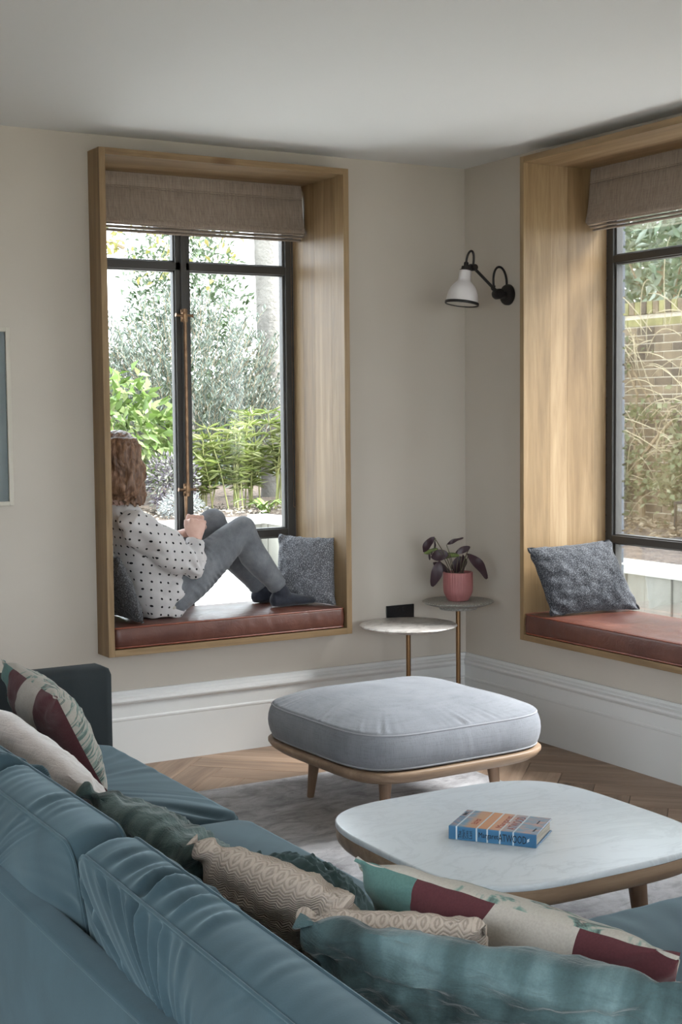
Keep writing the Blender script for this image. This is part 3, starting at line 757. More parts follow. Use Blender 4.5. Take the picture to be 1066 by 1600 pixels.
# book on the coffee table (spine faces the sofa)
def book():
    z0 = .3605
    p0, p1 = BOOK
    ex = (p1-p0); Ls = ex.length; ex.normalize(); ey = Vector((-ex.y, ex.x, 0)); D = .156; th = .035
    t = thing('hardback_book', (*p0[:2], z0), 'blue and orange hardback book lying on the marble table', 'book')
    T = Matrix((( ex.x, ey.x, 0, p0.x), (ex.y, ey.y, 0, p0.y), (0, 0, 1, z0), (0, 0, 0, 1)))
    def cover_mat():
        n = NT('book_jacket'); tc = n.n('ShaderNodeTexCoord'); o = n.sep(tc.outputs['UV']); u, v = o[0], o[1]
        sky = n.ramp(u, [(.0, '#3f6f8f'), (.14, '#5d8aa3'), (.2, '#a88a72'), (.36, '#c08a62'), (.52, '#bf9176'), (.7, '#6f93a8'), (1, '#4f7f9d')])
        nz = n.noise(n.coords('UV', (3, 5, 1)), 2.0, 3)
        face = n.mix(n.ramp(nz, [(.45, 0.0), (.62, .7)]), sky, '#bd8a73')
        spine = n.ramp(u, [(0, '#36688c'), (.5, '#376b90'), (1, '#2f5e82')])
        col = n.mix(n.math('GREATER_THAN', v, 0.0), spine, face)
        for c in (.085, .32, .445, .59, .745):
            d = n.math('ABSOLUTE', n.math('SUBTRACT', u, c)); col = n.mix(n.math('LESS_THAN', d, .009), col, '#b9c6cc')
        return n.bsdf(col, rough=.3, spec=.5)
    jm = cover_mat()
    def uvbox(lo, hi, uvf):
        m = MB().box(lo, hi, .0012); m.uv = [uvf(p) for p in m.v]; return m
    obj('front_cover', _xf(uvbox((-.002, 0, th-.003), (Ls+.002, D, th), lambda p: (p[0]/Ls, max(.02, p[1]/D))), T), jm, t, smooth=False)
    obj('back_cover', _xf(uvbox((-.002, 0, 0), (Ls+.002, D, .003), lambda p: (p[0]/Ls, -.5)), T), jm, t, smooth=False)
    sp = obj('spine', _xf(uvbox((-.002, -.004, .0), (Ls+.002, .001, th), lambda p: (p[0]/Ls, -.5)), T), jm, t, smooth=False)
    obj('page_block', MB().box((.003, .002, .003), (Ls-.003, D-.004, th-.003)).xform(T), simple('pages', '#b9b2a4', '#8f887b', ns=400, stretch=(.02, .02, 1), rough=.9), t, smooth=False)
    ink = simple('ink', '#0c1420', rough=.6); inkr = simple('ink_red', '#8f4b3d', rough=.6); inkw = simple('ink_white', '#b9c6cc', rough=.6)
    def text(s_, size, x, y, z, rot, m, par, face='spine', ext=.0002, width=None):
        c = bpy.data.curves.new('lettering', 'FONT'); c.body = s_; c.size = size; c.extrude = ext; c.resolution_u = 2
        tmp = bpy.data.objects.new('lettering', c); COL.objects.link(tmp)
        me = bpy.data.meshes.new_from_object(tmp.evaluated_get(bpy.context.evaluated_depsgraph_get())); bpy.data.objects.remove(tmp)
        me.materials.clear()
        if width:
            xs_ = [v.co.x for v in me.vertices]; k_ = width/(max(xs_)-min(xs_)); me.transform(Matrix.Diagonal((k_, 1, 1, 1)))
        o = link('lettering', me, m)
        R = Matrix.Rotation(pi/2, 4, 'X') if face == 'spine' else Matrix.Identity(4)
        o.parent = par
        o.matrix_local = Matrix.Translation(-wloc(par)) @ T @ Matrix.Translation((x, y, z)) @ R @ Matrix.Rotation(rot, 4, 'Z')
        return o
    ys = -.0043
    text('Margaret', .0195, .342*Ls, ys, .0125, 0, ink, sp, width=.225*Ls); text('ATWOOD', .0285, .575*Ls, ys, .008, 0, ink, sp, width=.32*Ls)
    for i, wd_ in enumerate(('The', 'Heart', 'Goes', 'Last')):
        text(wd_, .0125, (.142+.042*i)*Ls, ys, .005, pi/2, ink, sp, width=.013+.004*len(wd_)/2)
    m = MB(); m.prism([(.905*Ls, .012), (.935*Ls, .018), (.905*Ls+.004, .018), (.935*Ls, .024), (.905*Ls, .020)], 0, .0003)
    obj('publisher_mark', _xf(m, T @ Matrix.Translation((0, ys, 0)) @ Matrix.Rotation(pi/2, 4, 'X')), inkw, sp, smooth=False)
    fc = [o for o in t.children if o.name.startswith('front_cover')][0]
    zt = th+.0002
    text('ATWOOD', .034, .735*Ls, .018, zt, pi/2, inkr, fc, 'top', width=.118); text('Margaret', .026, .58*Ls, .02, zt, pi/2, inkr, fc, 'top', width=.112)
    text('The Heart', .012, .245*Ls, .03, zt, pi/2, inkr, fc, 'top'); text('Goes Last', .012, .275*Ls, .03, zt, pi/2, inkr, fc, 'top')
    # small silhouettes printed on the jacket
    for poly in ([(.01*Ls, .10), (.05*Ls, .105), (.05*Ls, .135), (.03*Ls, .12), (.02*Ls, .14)], [(.93*Ls, .02), (.955*Ls, .022), (.955*Ls, .05), (.94*Ls, .05)], [(.90*Ls, .09), (.915*Ls, .09), (.915*Ls, .12), (.90*Ls, .12)]):
        obj('printed_figure', MB().prism(poly, zt, zt+.0002).xform(T), ink, fc, smooth=False)
def _xf(m, T):
    uv = m.uv; m.xform(T); m.uv = uv; return m
BOOK = (Vector((-1.857, -2.548, 0)), Vector((-1.718, -2.732, 0)))
book()

# side tables in the corner
def side_table(name, c, ztop, r, mat, label, th=.028, under=None):
    t = thing(name, (c[0], c[1], 0), label, 'side table')
    k = th
    obj('table_top', MB().lathe([(0, ztop-k), (r*.62, ztop-k), (r*.80, ztop-k*.80), (r*.955, ztop-k*.42), (r, ztop-k*.2), (r-.002, ztop-.002), (r-.006, ztop), (0, ztop)], (c[0], c[1], 0), 72), mat, t, angle=40)
    zb = ztop-k
    if under: obj('under_plate', MB().lathe([(0, zb-.014), (under*.92, zb-.014), (under, zb), (0, zb)], (c[0], c[1], 0), 48), mat, t, angle=40); zb -= .014
    obj('stem', MB().lathe([(0, .012), (.0105, .012), (.0105, zb), (0, zb)], (c[0], c[1], 0), 24), M['brass'], t)
    obj('base', MB().lathe([(0, 0), (.116, 0), (.118, .004), (.116, .012), (.03, .016), (0, .016)], (c[0], c[1], 0), 48), M['brass'], t, angle=40)
    return t
side_table('side_table', (-.480, -.2335), .520, .2195, M['marble2'], 'round side table with streaked white marble top on a thin brass stem')
side_table('side_table', (-.225, -.258), .610, .1635, M['granite'], 'taller round side table with speckled grey stone top under the potted plant', .024, .092)

# potted plant
PC = (-.225, -.258); PZ = .611
pt = thing('potted_plant', (*PC, PZ), 'prayer plant with dark purple leaves in a ribbed pink pot on the grey stone table', 'plant')
fl_ = lambda a, z: .012*(1 if sin(44*a) > -.2 else -1)*(1 if .02 < z else 0)
pot = MB(); pot.lathe([(0, 0), (.046, 0), (.050, .004), (.0525, .012), (.0585, .022), (.0645, .036), (.0665, .055), (.067, .10), (.067, .128), (.0655, .130), (.062, .130), (.061, .118), (0, .118)], (*PC, PZ), 176, flute=lambda a, z: .030*(abs(sin(18*a))**.7-.6) if .008 < z < .1285 else 0)
M['pot'] = simple('pink_clay', '#955c5b', '#9e6665', ns=8, rough=.55, bs=200, bstr=.05)
obj('pot', pot, M['pot'], pt, angle=60)
obj('soil', MB().lathe([(.0605, .117), (.045, .121), (0, .123)], (*PC, PZ), 30), M['soil'], pt)
def m_cal():
    t = NT('prayer_leaf'); tc = t.n('ShaderNodeTexCoord'); o = t.sep(tc.outputs['UV'])
    au = t.math('ABSOLUTE', t.math('SUBTRACT', o[0], .5))
    st = t.math('SINE', t.math('MULTIPLY', t.math('ADD', o[1], t.math('MULTIPLY', au, -1.2)), 62.0))
    top = t.ramp(t.math('ADD', t.math('MULTIPLY', st, .35), t.math('MULTIPLY', au, 1.2)), [(.0, '#8a9a58'), (.35, '#56663a'), (.6, '#2d3626')])
    g = t.n('ShaderNodeNewGeometry'); col = t.mix(g.outputs['Backfacing'], '#35232a', top)
    return t.bsdf(col, rough=.42, spec=.45)
M['cal'] = m_cal()
M['stem'] = simple('leaf_stalk', '#40301f', '#4c4a30', ns=30, rough=.6)
RV, UV_ = r2.copy(), Vector((0, 0, 1)); BV = RV.cross(UV_).normalized()*-1   # compass used only to set leaves round the pot
def leaf_mesh(base, tip, width, normal, curl=.12, n=14, fold=.10):
    base, tip = Vector(base), Vector(tip); ax = tip-base; L_ = ax.length; ax.normalize()
    nr = (Vector(normal)-ax*Vector(normal).dot(ax)).normalized(); sd_ = ax.cross(nr)
    m = MB(); uv = []
    for i in range(n+1):
        f = i/n; wv = width*(sin(pi*min(1, f*.97+.012))**.62)*(1-.15*f)
        c = base+ax*(L_*f)+nr*(curl*L_*sin(pi*f))
        for j in range(5):
            u = (j-2)/2; m.v.append(tuple(c+sd_*(wv*u)+nr*(fold*wv*abs(u)*1.2+.004*sin(9*f+u*2)*abs(u)))); uv.append((j/4, f))
    for i in range(n):
        for j in range(4): a = i*5+j; m.f.append((a, a+1, a+6, a+5))
    m.mi = [0]*len(m.f); m.uv = uv; return m
PX = 1/ (FPX/6.42)                    # metres per pixel at the plant's distance
def pp(px, py, d=0):                  # plant-local point from a sketch of the plant (px right, py down from the rim centre)
    return Vector((PC[0], PC[1], PZ+.123)) + RV*((px-719)*PX) + UV_*((888-py)*PX) + BV*d
back = -BV
leaves = [  # base, tip, half width, normal
    (pp(681, 830, -.02), pp(664, 854, .00), .016, RV*-.6+BV*-.8+UV_*.3, .10),
    (pp(683, 832, -.01), pp(676, 858, -.03), .010, RV*.9+UV_*.5, .06),
    (pp(687, 850, .02), pp(665, 858, .03), .012, UV_*-.8+BV*.75, -.06),
    (pp(700, 842, -.02), pp(727, 831, -.02), .008, UV_*.9-BV*.6, .05),
    (pp(738, 846, -.01), pp(715, 855, -.02), .013, UV_*.3-BV*.8, .05),
    (pp(733, 857, .0), pp(766, 898, .03), .021, RV*.5+UV_*.5-BV*.7, .14),
    (pp(722, 861, .04), pp(681, 866, .06), .016, UV_*-.75+BV*.8, -.10),
    (pp(704, 857, .0), pp(677, 863, .02), .022, UV_*.35-BV*.9, .1),
    (pp(690, 868, -.01), pp(678, 909, .00), .022, -BV+RV*.3, .06),
    (pp(680, 872, .02), pp(708, 890, .03), .016, UV_*.6-BV*.8, .06),
    (pp(724, 862, .03), pp(716, 890, .05), .021, -BV*.8+RV*-.5, .12),
    (pp(727, 858, .02), pp(727, 888, .03), .013, -BV*.5+RV*.9, .1),
    (pp(736, 857, .02), pp(744, 873, .02), .010, RV*.7-BV*.5+UV_*.4, .1),
    (pp(674, 857, .02), pp(675, 868, .02), .0045, -BV, .1),
]
for b_, t_, w_, n_, c_ in leaves:
    o = obj('leaf', leaf_mesh(b_, t_, w_*1.28, Vector(n_)-BV*.6 if n_.dot(BV) <= 0 else n_, c_), M['cal'], pt, fix=False, angle=80)
for a, b_ in (((712, 886), (681, 830)), ((708, 886), (686, 848)), ((714, 886), (701, 843)), ((722, 886), (738, 846)), ((724, 888), (733, 857)), ((716, 888), (720, 861)), ((710, 886), (704, 857)), ((706, 888), (690, 869)), ((722, 888), (725, 862)), ((726, 888), (737, 857))):
    p0 = pp(*a, 0)-V(0, 0, .01); p2 = pp(*b_, 0); p1 = p0.lerp(p2, .5)+V(0, 0, .014)
    obj('stalk', MB().tube([p0, p0.lerp(p1, .6)+V(0, 0, .004), p1, p1.lerp(p2, .6), p2], .0017, 6), M['stem'], pt)

# double socket on the back wall
sk = thing('wall_socket', (-.376, 0, .515), 'black double wall socket behind the white marble side table', 'socket')
obj('plate', MB().box((-.452, -.008, .500), (-.300, -.0005, .572), .002), M['blackplate'], sk, smooth=False)
for cx in (-.415, -.337):
    for dx, dz, wx, wz in ((0, .014, .004, .009), (-.011, -.008, .008, .004), (.011, -.008, .008, .004)):
        obj('pin_slot', MB().box((cx+dx-wx/2, -.0088, .532+dz-wz/2), (cx+dx+wx/2, -.0078, .532+dz+wz/2)), simple('slot', '#0b0b0b') if 'slot' not in bpy.data.materials else bpy.data.materials['slot'], sk, smooth=False)
for cx in (-.392, -.360): obj('rocker_switch', MB().box((cx-.007, -.0115, .545), (cx+.007, -.007, .562), .001), M['black'], sk, smooth=False)

# picture frame at the edge of the view
pf = thing('picture_frame', (-2.51, 0, 1.112), 'large framed picture in a thin pale frame on the back wall', 'picture')
fm = simple('pale_frame', '#bdb7aa', rough=.5)
for lo, hi in (((-2.82, -.022, 1.112), (-2.803, -.001, 1.815)), ((-2.221, -.022, 1.112), (-2.204, -.001, 1.815)), ((-2.803, -.022, 1.112), (-2.221, -.001, 1.129)), ((-2.803, -.022, 1.798), (-2.221, -.001, 1.815))):
    obj('frame_side', MB().box(lo, hi, .001), fm, pf, smooth=False)
obj('picture', MB().box((-2.803, -.008, 1.129), (-2.221, -.002, 1.798)), simple('grey_artwork', '#767d82', '#848b90', ns=2, rough=.25), pf, smooth=False)
obj('glazing', MB().box((-2.803, -.016, 1.129), (-2.221, -.014, 1.798)), M['glass'], pf, smooth=False)

# wall lamp
lp = thing('wall_lamp', (0, -.345, 1.99), 'black jointed wall lamp with a white bell shade beside the right window', 'lamp')
LC = Vector((0, -.345, 1.990)); YV = V(0, 1, 0)
def cyl(m, a, b, r, n=24, r2_=None):
    m.tube([a, b], [r, r if r2_ is None else r2_], n); return m
Rx = Matrix.Rotation(-pi/2, 4, 'Y')
obj('back_plate', MB().lathe([(0, 0), (.044, 0), (.047, .003), (.047, .014), (.043, .021), (.030, .025), (0, .026)], LC, 40, mat=Rx), M['black'], lp, angle=40)
hub = LC+V(-.062, 0, .002)
m = MB(); cyl(m, LC+V(-.02, 0, 0), hub, .017); m.lathe([(0, -.020), (.021, -.020), (.0235, -.014), (.0235, .014), (.021, .020), (0, .020)], hub, 30, mat=Matrix.Rotation(pi/2, 4, 'X'))
obj('swivel_joint', m, M['black'], lp, angle=40)
elbow = V(-.196, -.345, 2.104)
m = MB(); cyl(m, hub+V(0, 0, .004), elbow, .0068, 14); cyl(m, hub+V(0, 0, .004), hub.lerp(elbow, .24), .0092, 14)
obj('arm', m, M['black'], lp)
m = MB(); m.lathe([(0, -.016), (.013, -.016), (.015, -.010), (.015, .010), (.013, .016), (0, .016)], elbow, 24, mat=Matrix.Rotation(pi/2, 4, 'X')); cyl(m, elbow, elbow+V(-.034, 0, .004), .008, 14); cyl(m, elbow+V(-.018, 0, -.010), elbow+V(-.018, 0, .014), .0065, 12)
obj('elbow_joint', m, M['black'], lp, angle=40)
# shade leans a little towards the room
tilt = radians(8)
SH = Matrix.Translation((-.240, -.345, 2.090)) @ Matrix.Rotation(tilt, 4, 'Y')
def sh(prof, n=48):
    return MB().lathe(prof, (0, 0, 0), n, mat=SH)
obj('lamp_shade', sh([(.024, .0), (.0265, -.002), (.0275, -.010), (.0278, -.040), (.0300, -.048), (.0370, -.056), (.0490, -.068), (.0590, -.083), (.0660, -.102), (.0700, -.124), (.0715, -.142), (.0695, -.142), (.0680, -.124), (.0570, -.083), (.0350, -.058), (.0258, -.040), (.022, 0)]), M['shade'], lp, angle=60)
obj('shade_rim', sh([(.0700, -.141), (.0745, -.141), (.0755, -.144), (.0755, -.151), (.0745, -.153), (.0690, -.153), (.0690, -.141)]), M['black'], lp, angle=40)
obj('diffuser', sh([(0, -.147), (.0695, -.147), (.0695, -.149), (0, -.149)]), M['bulb'], lp, angle=40)
obj('lamp_socket', sh([(0, .036), (.009, .036), (.0105, .033), (.0105, .018), (.018, .017), (.0195, .013), (.0200, .003), (.026, .001), (.026, -.004), (0, -.004)]), M['black'], lp, angle=40)
def bez(p, n=26):
    p = [Vector(q) for q in p]; out = []
    for i in range(n+1):
        t = i/n; out.append(p[0]*(1-t)**3+p[1]*3*t*(1-t)**2+p[2]*3*t*t*(1-t)+p[3]*t**3)
    return out
top = SH @ Vector((0, 0, .034))
obj('cable', MB().tube(bez([top, top+V(.004, 0, .062), elbow+V(.014, 0, .100), elbow+V(-.002, 0, .010)]), .0052, 8), M['black'], lp)
q0 = hub.lerp(elbow, .20)+V(.004, 0, .004)
obj('cable', MB().tube(bez([q0, q0+V(-.02, 0, .125), LC+V(-.012, 0, .150), LC+V(-.014, 0, .040)]), .0052, 8), M['black'], lp)
obj('cable_clip', MB().tube([q0+V(-.004, 0, -.012), q0+V(0, 0, .010)], .0075, 12), M['black'], lp)

# ================================================================== SOFA
sf = thing('corner_sofa', (-2.9, -2.7, 0), 'teal velvet corner sofa heaped with cushions', 'sofa')
SXo, SXi, SXf = -3.170, -3.108, -2.285       # back outer, back inner, seat front
def soft_box(lo, hi, bev, seed=0):
    m = MB(); m.box(lo, hi, bev); return m
obj('back_frame', MB().box((SXo, -4.30, .13), (SXi, -1.075, .585), .012), M['velvet'], sf, angle=50)
m = MB(); m.tube([(SXo+.004, -4.28, .576), (SXo+.004, -1.09, .576)], .004, 8); obj('back_seam', m, M['velvet'], sf)
arm = MB(); 
op = [(-.44, -.02), (.44, -.02)]
am_ = MB().box((SXo+.06, -1.200, .13), (-2.252, -1.070, .648), .03)
obj('arm', am_, M['velvet_dark'], sf, angle=60)
obj('seat_base', MB().box((SXi, -4.26, .13), (SXf-.03, -1.19, .262), .012).box((SXf-.05, -4.26, .13), (-1.30, -3.33, .262), .012), M['velvet'], sf, angle=50)
for x, y in ((-3.1, -1.15), (-2.35, -1.15), (-3.1, -4.2), (-1.38, -4.2), (-1.38, -3.4)):
    obj('foot', tapered_leg(x, y, 0, .135, .014, .022, 0), M['black'], sf)
def slab_on(x0, x1, y0, y1, z0, z1, name, seed, ct=.03, rip=.007, mat='velvet', r=.05, rf=None, wr=.012, N=420, lam=.07, depth=.2, bulge=.018):
    o_ = rrect((x1-x0)/2, (y1-y0)/2, r, N)
    mb, s1, s0 = softslab(o_, 0, z1-z0, ct=ct, cb=.004, bulge=bulge, rip=rip, lam=lam, depth=depth, pw=2.6, nring=26, rip_side=.003, seed=seed, skew=.5, wr=wr, wrs=4.5, ripfun=rf, pinch=.010)
    T_ = Matrix.Translation(((x0+x1)/2, (y0+y1)/2, z0))
    o = obj(name, mb.xform(T_), M[mat], sf, angle=180)
    obj('piping', piping(s1, .003, T_), M[mat], o)
    return o
slab_on(SXi+.02, SXf, -2.205, -1.205, .262, .400, 'seat_cushion', 3, ct=.032, rip=.010, rf=lambda x, y: .35+.9*math.exp(-((y-.5)/.2)**2)+.7*math.exp(-((y+.5)/.12)**2)+.4*math.exp(-((x-.4)/.15)**2), lam=.11)
slab_on(SXi+.02, SXf, -3.235, -2.215, .262, .400, 'seat_cushion', 9, ct=.034, rip=.008, rf=lambda x, y: .4+.5*math.exp(-((x-.4)/.15)**2)+.5*math.exp(-((y+.5)/.2)**2), lam=.10)
slab_on(SXi+.02, -1.30, -4.24, -3.275, .262, .400, 'seat_cushion', 14, ct=.034, rip=.004, lam=.13)

def back_cushion(y0, y1, seed, zc=.733, N=760, dip=0.0):
    """long back cushion leaning on the back frame; local x along -y of the room, local z towards the room"""
    Lh = (y1-y0)/2; hh = .20; th = .105
    o_ = rrect(Lh, hh, .045, N)
    rf = lambda x, y: .15+1.0*math.exp(-((y-hh)/.12)**2)
    mb, s1, s0 = softslab(o_, -th/2, th/2, ct=.050, cb=.030, bulge=.012, rip=.019, lam=.056, depth=.13, pw=2.4, nring=30, rip_side=.019, seed=seed, skew=.9, wr=.014, wrs=5, ripfun=rf, pinch=.004)
    th_ = radians(9)
    # local (x,y,z) -> room: x -> +y, y -> up (leaning), z -> towards +x
    B = Matrix(((0, -sin(th_), cos(th_), 0), (1, 0, 0, 0), (0, cos(th_), sin(th_), 0), (0, 0, 0, 1)))
    T_ = Matrix.Translation((-3.040, (y0+y1)/2, zc-hh*cos(th_)-dip/2)) @ Matrix.Rotation(math.atan2(dip, y1-y0), 4, 'X') @ B
    o = obj('back_cushion', mb.xform(T_), M['velvet'], sf, angle=180)
    for s_ in (s1, s0): obj('piping', piping(s_, .0035, T_), M['velvet'], o)
    return o
back_cushion(-2.215, -1.21, 21); back_cushion(-3.228, -2.225, 22); back_cushion(-4.23, -3.245, 23, dip=.022)

# ------------------------------------------------------------------ scatter cushions on the sofa
def crease(u, v):
    return .026*(.2-abs(mn.noise(Vector((u*6+v*3, v*4.5-u*2, 1.7)))))+.014*(.2-abs(mn.noise(Vector((u*13-v*4, v*9+u*3, 4.2)))))-.006*math.exp(-((v-.86)/.02)**2)
simple_pillow('printed_cushion', ((-2.765, -1.66, .79), (-2.775, -2.155, .765), (-2.560, -1.925, .437), (-2.545, -1.46, .437)), .15, [M['print'], M['leafprint']], 'printed teal maroon and cream cushion standing near the sofa arm', 'cushion', 'printed cushions on the sofa', seed=31)
simple_pillow('mohair_cushion', ((-2.955, -2.02, .775), (-2.865, -2.60, .645), (-2.72, -2.53, .43), (-2.76, -2.0, .43)), .14, [M['fuzzy'], M['fuzzy']], 'pale fuzzy knitted cushion behind the standing printed cushion', 'cushion', seed=33)
simple_pillow('linen_cushion', ((-2.880, -2.60, .655), (-2.83, -3.13, .63), (-2.64, -3.07, .435), (-2.66, -2.60, .435)), .14, [M['glinen'], M['glinen']], 'green checked linen cushion slumped in the middle of the long sofa back', 'cushion', 'green linen cushions', seed=35, wr=.012, n=72, disp=lambda u, v: .5*crease(u, v))
simple_pillow('velvet_cushion', ((-2.635, -2.90, .525), (-2.585, -3.24, .525), (-2.46, -3.17, .440), (-2.50, -2.82, .440)), .13, [M['greenvelvet'], M['greenvelvet']], 'dark green velvet cushion half hidden behind the first knitted cushion', 'cushion', seed=37, wr=.014, n=72, disp=lambda u, v: .5*crease(v, u))
simple_pillow('knitted_cushion', ((-2.865, -3.16, .680), (-2.82, -3.66, .70), (-2.655, -3.52, .44), (-2.70, -3.06, .44)), .13, [M['knit'], M['knit']], 'beige chevron knit cushion leaning on the middle of the long sofa back', 'cushion', 'beige knitted cushions', seed=39, wr=.010, conc=.03)
simple_pillow('knitted_cushion', ((-2.900, -3.635, .690), (-2.70, -3.865, .705), (-2.585, -3.74, .44), (-2.79, -3.50, .44)), .12, [M['knit'], M['knit']], 'beige chevron knit cushion between the printed cushion and the dark linen one', 'cushion', 'beige knitted cushions', seed=41, wr=.008, conc=.02)
simple_pillow('printed_cushion', ((-2.72, -3.515, .715), (-2.535, -4.10, .70), (-2.40, -3.98, .44), (-2.57, -3.42, .44)), .14, [M['print'], M['leafprint']], 'printed cushion leaning in the sofa corner with its teal end by the coffee table', 'cushion', 'printed cushions on the sofa', seed=43)
simple_pillow('linen_cushion', ((-2.955, -3.735, .72), (-2.635, -4.27, .73), (-2.50, -4.15, .44), (-2.81, -3.65, .44)), .12, [M['glinen_dark'], M['glinen_dark']], 'dark green checked linen cushion nearest the sofa corner', 'cushion', 'green linen cushions', seed=45, wr=.010, n=96, disp=crease, conc=.03, puff=.42)

# ================================================================== PERSON
M['skin'] = simple('skin', '#c79f90', '#d4b0a2', ns=14, rough=.5, bs=90, bstr=.08, spec=.35)
def m_blouse():
    t = NT('polka_dot_muslin'); tc = t.n('ShaderNodeTexCoord'); o = t.sep(tc.outputs['Object']); g = t.n('ShaderNodeNewGeometry'); nn = t.sep(g.outputs['Normal'])
    def dots(a, b):
        s = .0345
        def lat(off):
            fa = t.math('SUBTRACT', t.math('FRACT', t.math('ADD', t.math('DIVIDE', a, s), off)), .5)
            fb = t.math('SUBTRACT', t.math('FRACT', t.math('ADD', t.math('DIVIDE', b, s), off)), .5)
            return t.math('SQRT', t.math('ADD', t.math('MULTIPLY', fa, fa), t.math('MULTIPLY', fb, fb)))
        return lat(.0)
    w = t.noise(t.coords('Object'), 9, 2)
    xs = t.math('ADD', o[0], t.math('MULTIPLY', w, .03)); zs = t.math('ADD', o[2], t.math('MULTIPLY', o[0], .12))
    dxz = dots(xs, zs); dyz = dots(o[1], zs); dxy = dots(xs, o[1])
    any_ = t.math('ABSOLUTE', nn[1]); anz = t.math('ABSOLUTE', nn[2])
    sel = t.math('GREATER_THAN', any_, .50); selz = t.math('GREATER_THAN', anz, .88)
    d = t.math('ADD', t.math('MULTIPLY', sel, dxz), t.math('MULTIPLY', t.math('SUBTRACT', 1.0, sel), dyz))
    d = t.math('ADD', t.math('MULTIPLY', selz, dxy), t.math('MULTIPLY', t.math('SUBTRACT', 1.0, selz), d))
    col = t.mix(t.math('LESS_THAN', d, .135), '#c6c1c0', '#1d1b1e')
    fine = t.noise(t.coords('Object'), 60, 4)
    return t.bsdf(col, rough=.85, sheen=.2, spec=.2, normal=t.bump(fine, .25, .004), trans=.12)
M['blouse'] = m_blouse()
def m_jeans():
    t = NT('grey_denim'); v = t.coords('Object'); a = t.noise(v, 9, 4, .6); b = t.noise(t.coords('Object', (320, 320, 60)), 1, 2)
    col = t.ramp(a, [(.3, '#55575b'), (.55, '#6d6f73'), (.75, '#828487')])
    col = t.mix(.3, col, t.ramp(b, [(.3, (.6, .6, .6)), (.7, (1.05, 1.05, 1.05))]), 'MULTIPLY')
    return t.bsdf(col, rough=.85, sheen=.15, spec=.2, normal=t.bump(b, .2, .001))
M['jeans'] = m_jeans()
M['sock'] = simple('navy_sock', '#20232d', '#292c37', ns=60, rough=.9, sheen=.2, bs=300, bstr=.3)
def m_hair():
    t = NT('brown_hair'); a = t.noise(t.coords('Object', (60, 60, 5)), 1.5, 4, .6, .6); b = t.noise(t.coords('Object'), 7, 2)
    col = t.ramp(t.math('ADD', t.math('MULTIPLY', a, .8), t.math('MULTIPLY', b, .25)), [(.3, '#3a2820'), (.5, '#654937'), (.7, '#9a7860')])
    return t.bsdf(col, rough=.42, spec=.4, normal=t.bump(a, .6, .006))
M['hair'] = m_hair()

YA = .12
pr_ = thing('person', (-1.56, YA, .606), 'woman in polka dot blouse and grey jeans sitting sideways in the window seat', 'person')
HC = Vector((-1.705, .135, 1.245)); FD = Vector((.30, .95, -.03)).normalized(); SD = FD.cross(V(0, 0, 1)).normalized()
def sph(m, c, r, n=14, ax=None):
    rx, ry, rz = r if isinstance(r, tuple) else (r, r, r)
    bm = bmesh.new(); bmesh.ops.create_uvsphere(bm, u_segments=n, v_segments=n, radius=1)
    for v in bm.verts:
        p = v.co
        v.co = Vector(c)+((ax[0]*p.x*rx+ax[1]*p.y*ry+ax[2]*p.z*rz) if ax else Vector((p.x*rx, p.y*ry, p.z*rz)))
    return m.bm(bm)
HA = (SD, FD, V(0, 0, 1))
def hp(a, f, z): return HC+SD*a+FD*f+V(0, 0, z)
body = MB()
body.tube([(-1.53, YA, .665), (-1.57, YA, .78), (-1.63, YA, .92), (-1.685, YA, 1.02), (-1.70, YA, 1.06)], [.090, .086, .088, .080, .060], 20)
sph(body, (-1.53, YA, .685), (.10, .16, .085))
sph(body, (-1.685, YA, 1.01), (.055, .140, .045))
body.tube([(-1.70, YA, 1.04), (-1.705, .128, 1.10), HC+V(0, .0, -.07)], [.056, .050, .052], 16)
sph(body, HC+V(0, 0, .018), (.074, .092, .095), ax=HA); sph(body, hp(0, .030, -.050), (.056, .062, .062), ax=HA); sph(body, hp(0, .074, -.088), (.022, .018, .018), ax=HA)
body.tube([hp(0, .088, .022), hp(0, .104, -.012), hp(0, .112, -.030)], [.007, .010, .013], 10); sph(body, hp(0, .092, -.062), (.026, .010, .007), ax=HA); sph(body, hp(0, .090, -.073), (.022, .010, .006), ax=HA)
for s_ in (-1, 1):
    sph(body, hp(.033*s_, .082, .026), (.022, .010, .008), ax=HA); sph(body, hp(.076*s_, -.004, -.012), (.008, .018, .030), ax=HA)
def arm_(S, E, Wp): body.tube([S, Vector(S).lerp(E, .5), E, Vector(E).lerp(Wp, .35), Wp], [.042, .041, .037, .036, .026], 14); sph(body, E, .039)
rS, rE, rW = Vector((-1.70, -.02, 1.015)), Vector((-1.47, -.058, .845)), Vector((-1.412, -.006, .925))
lS, lE, lW = Vector((-1.69, .26, 1.015)), Vector((-1.47, .29, .885)), Vector((-1.335, .150, .955))
arm_(rS, rE, rW); arm_(lS, lE, lW)
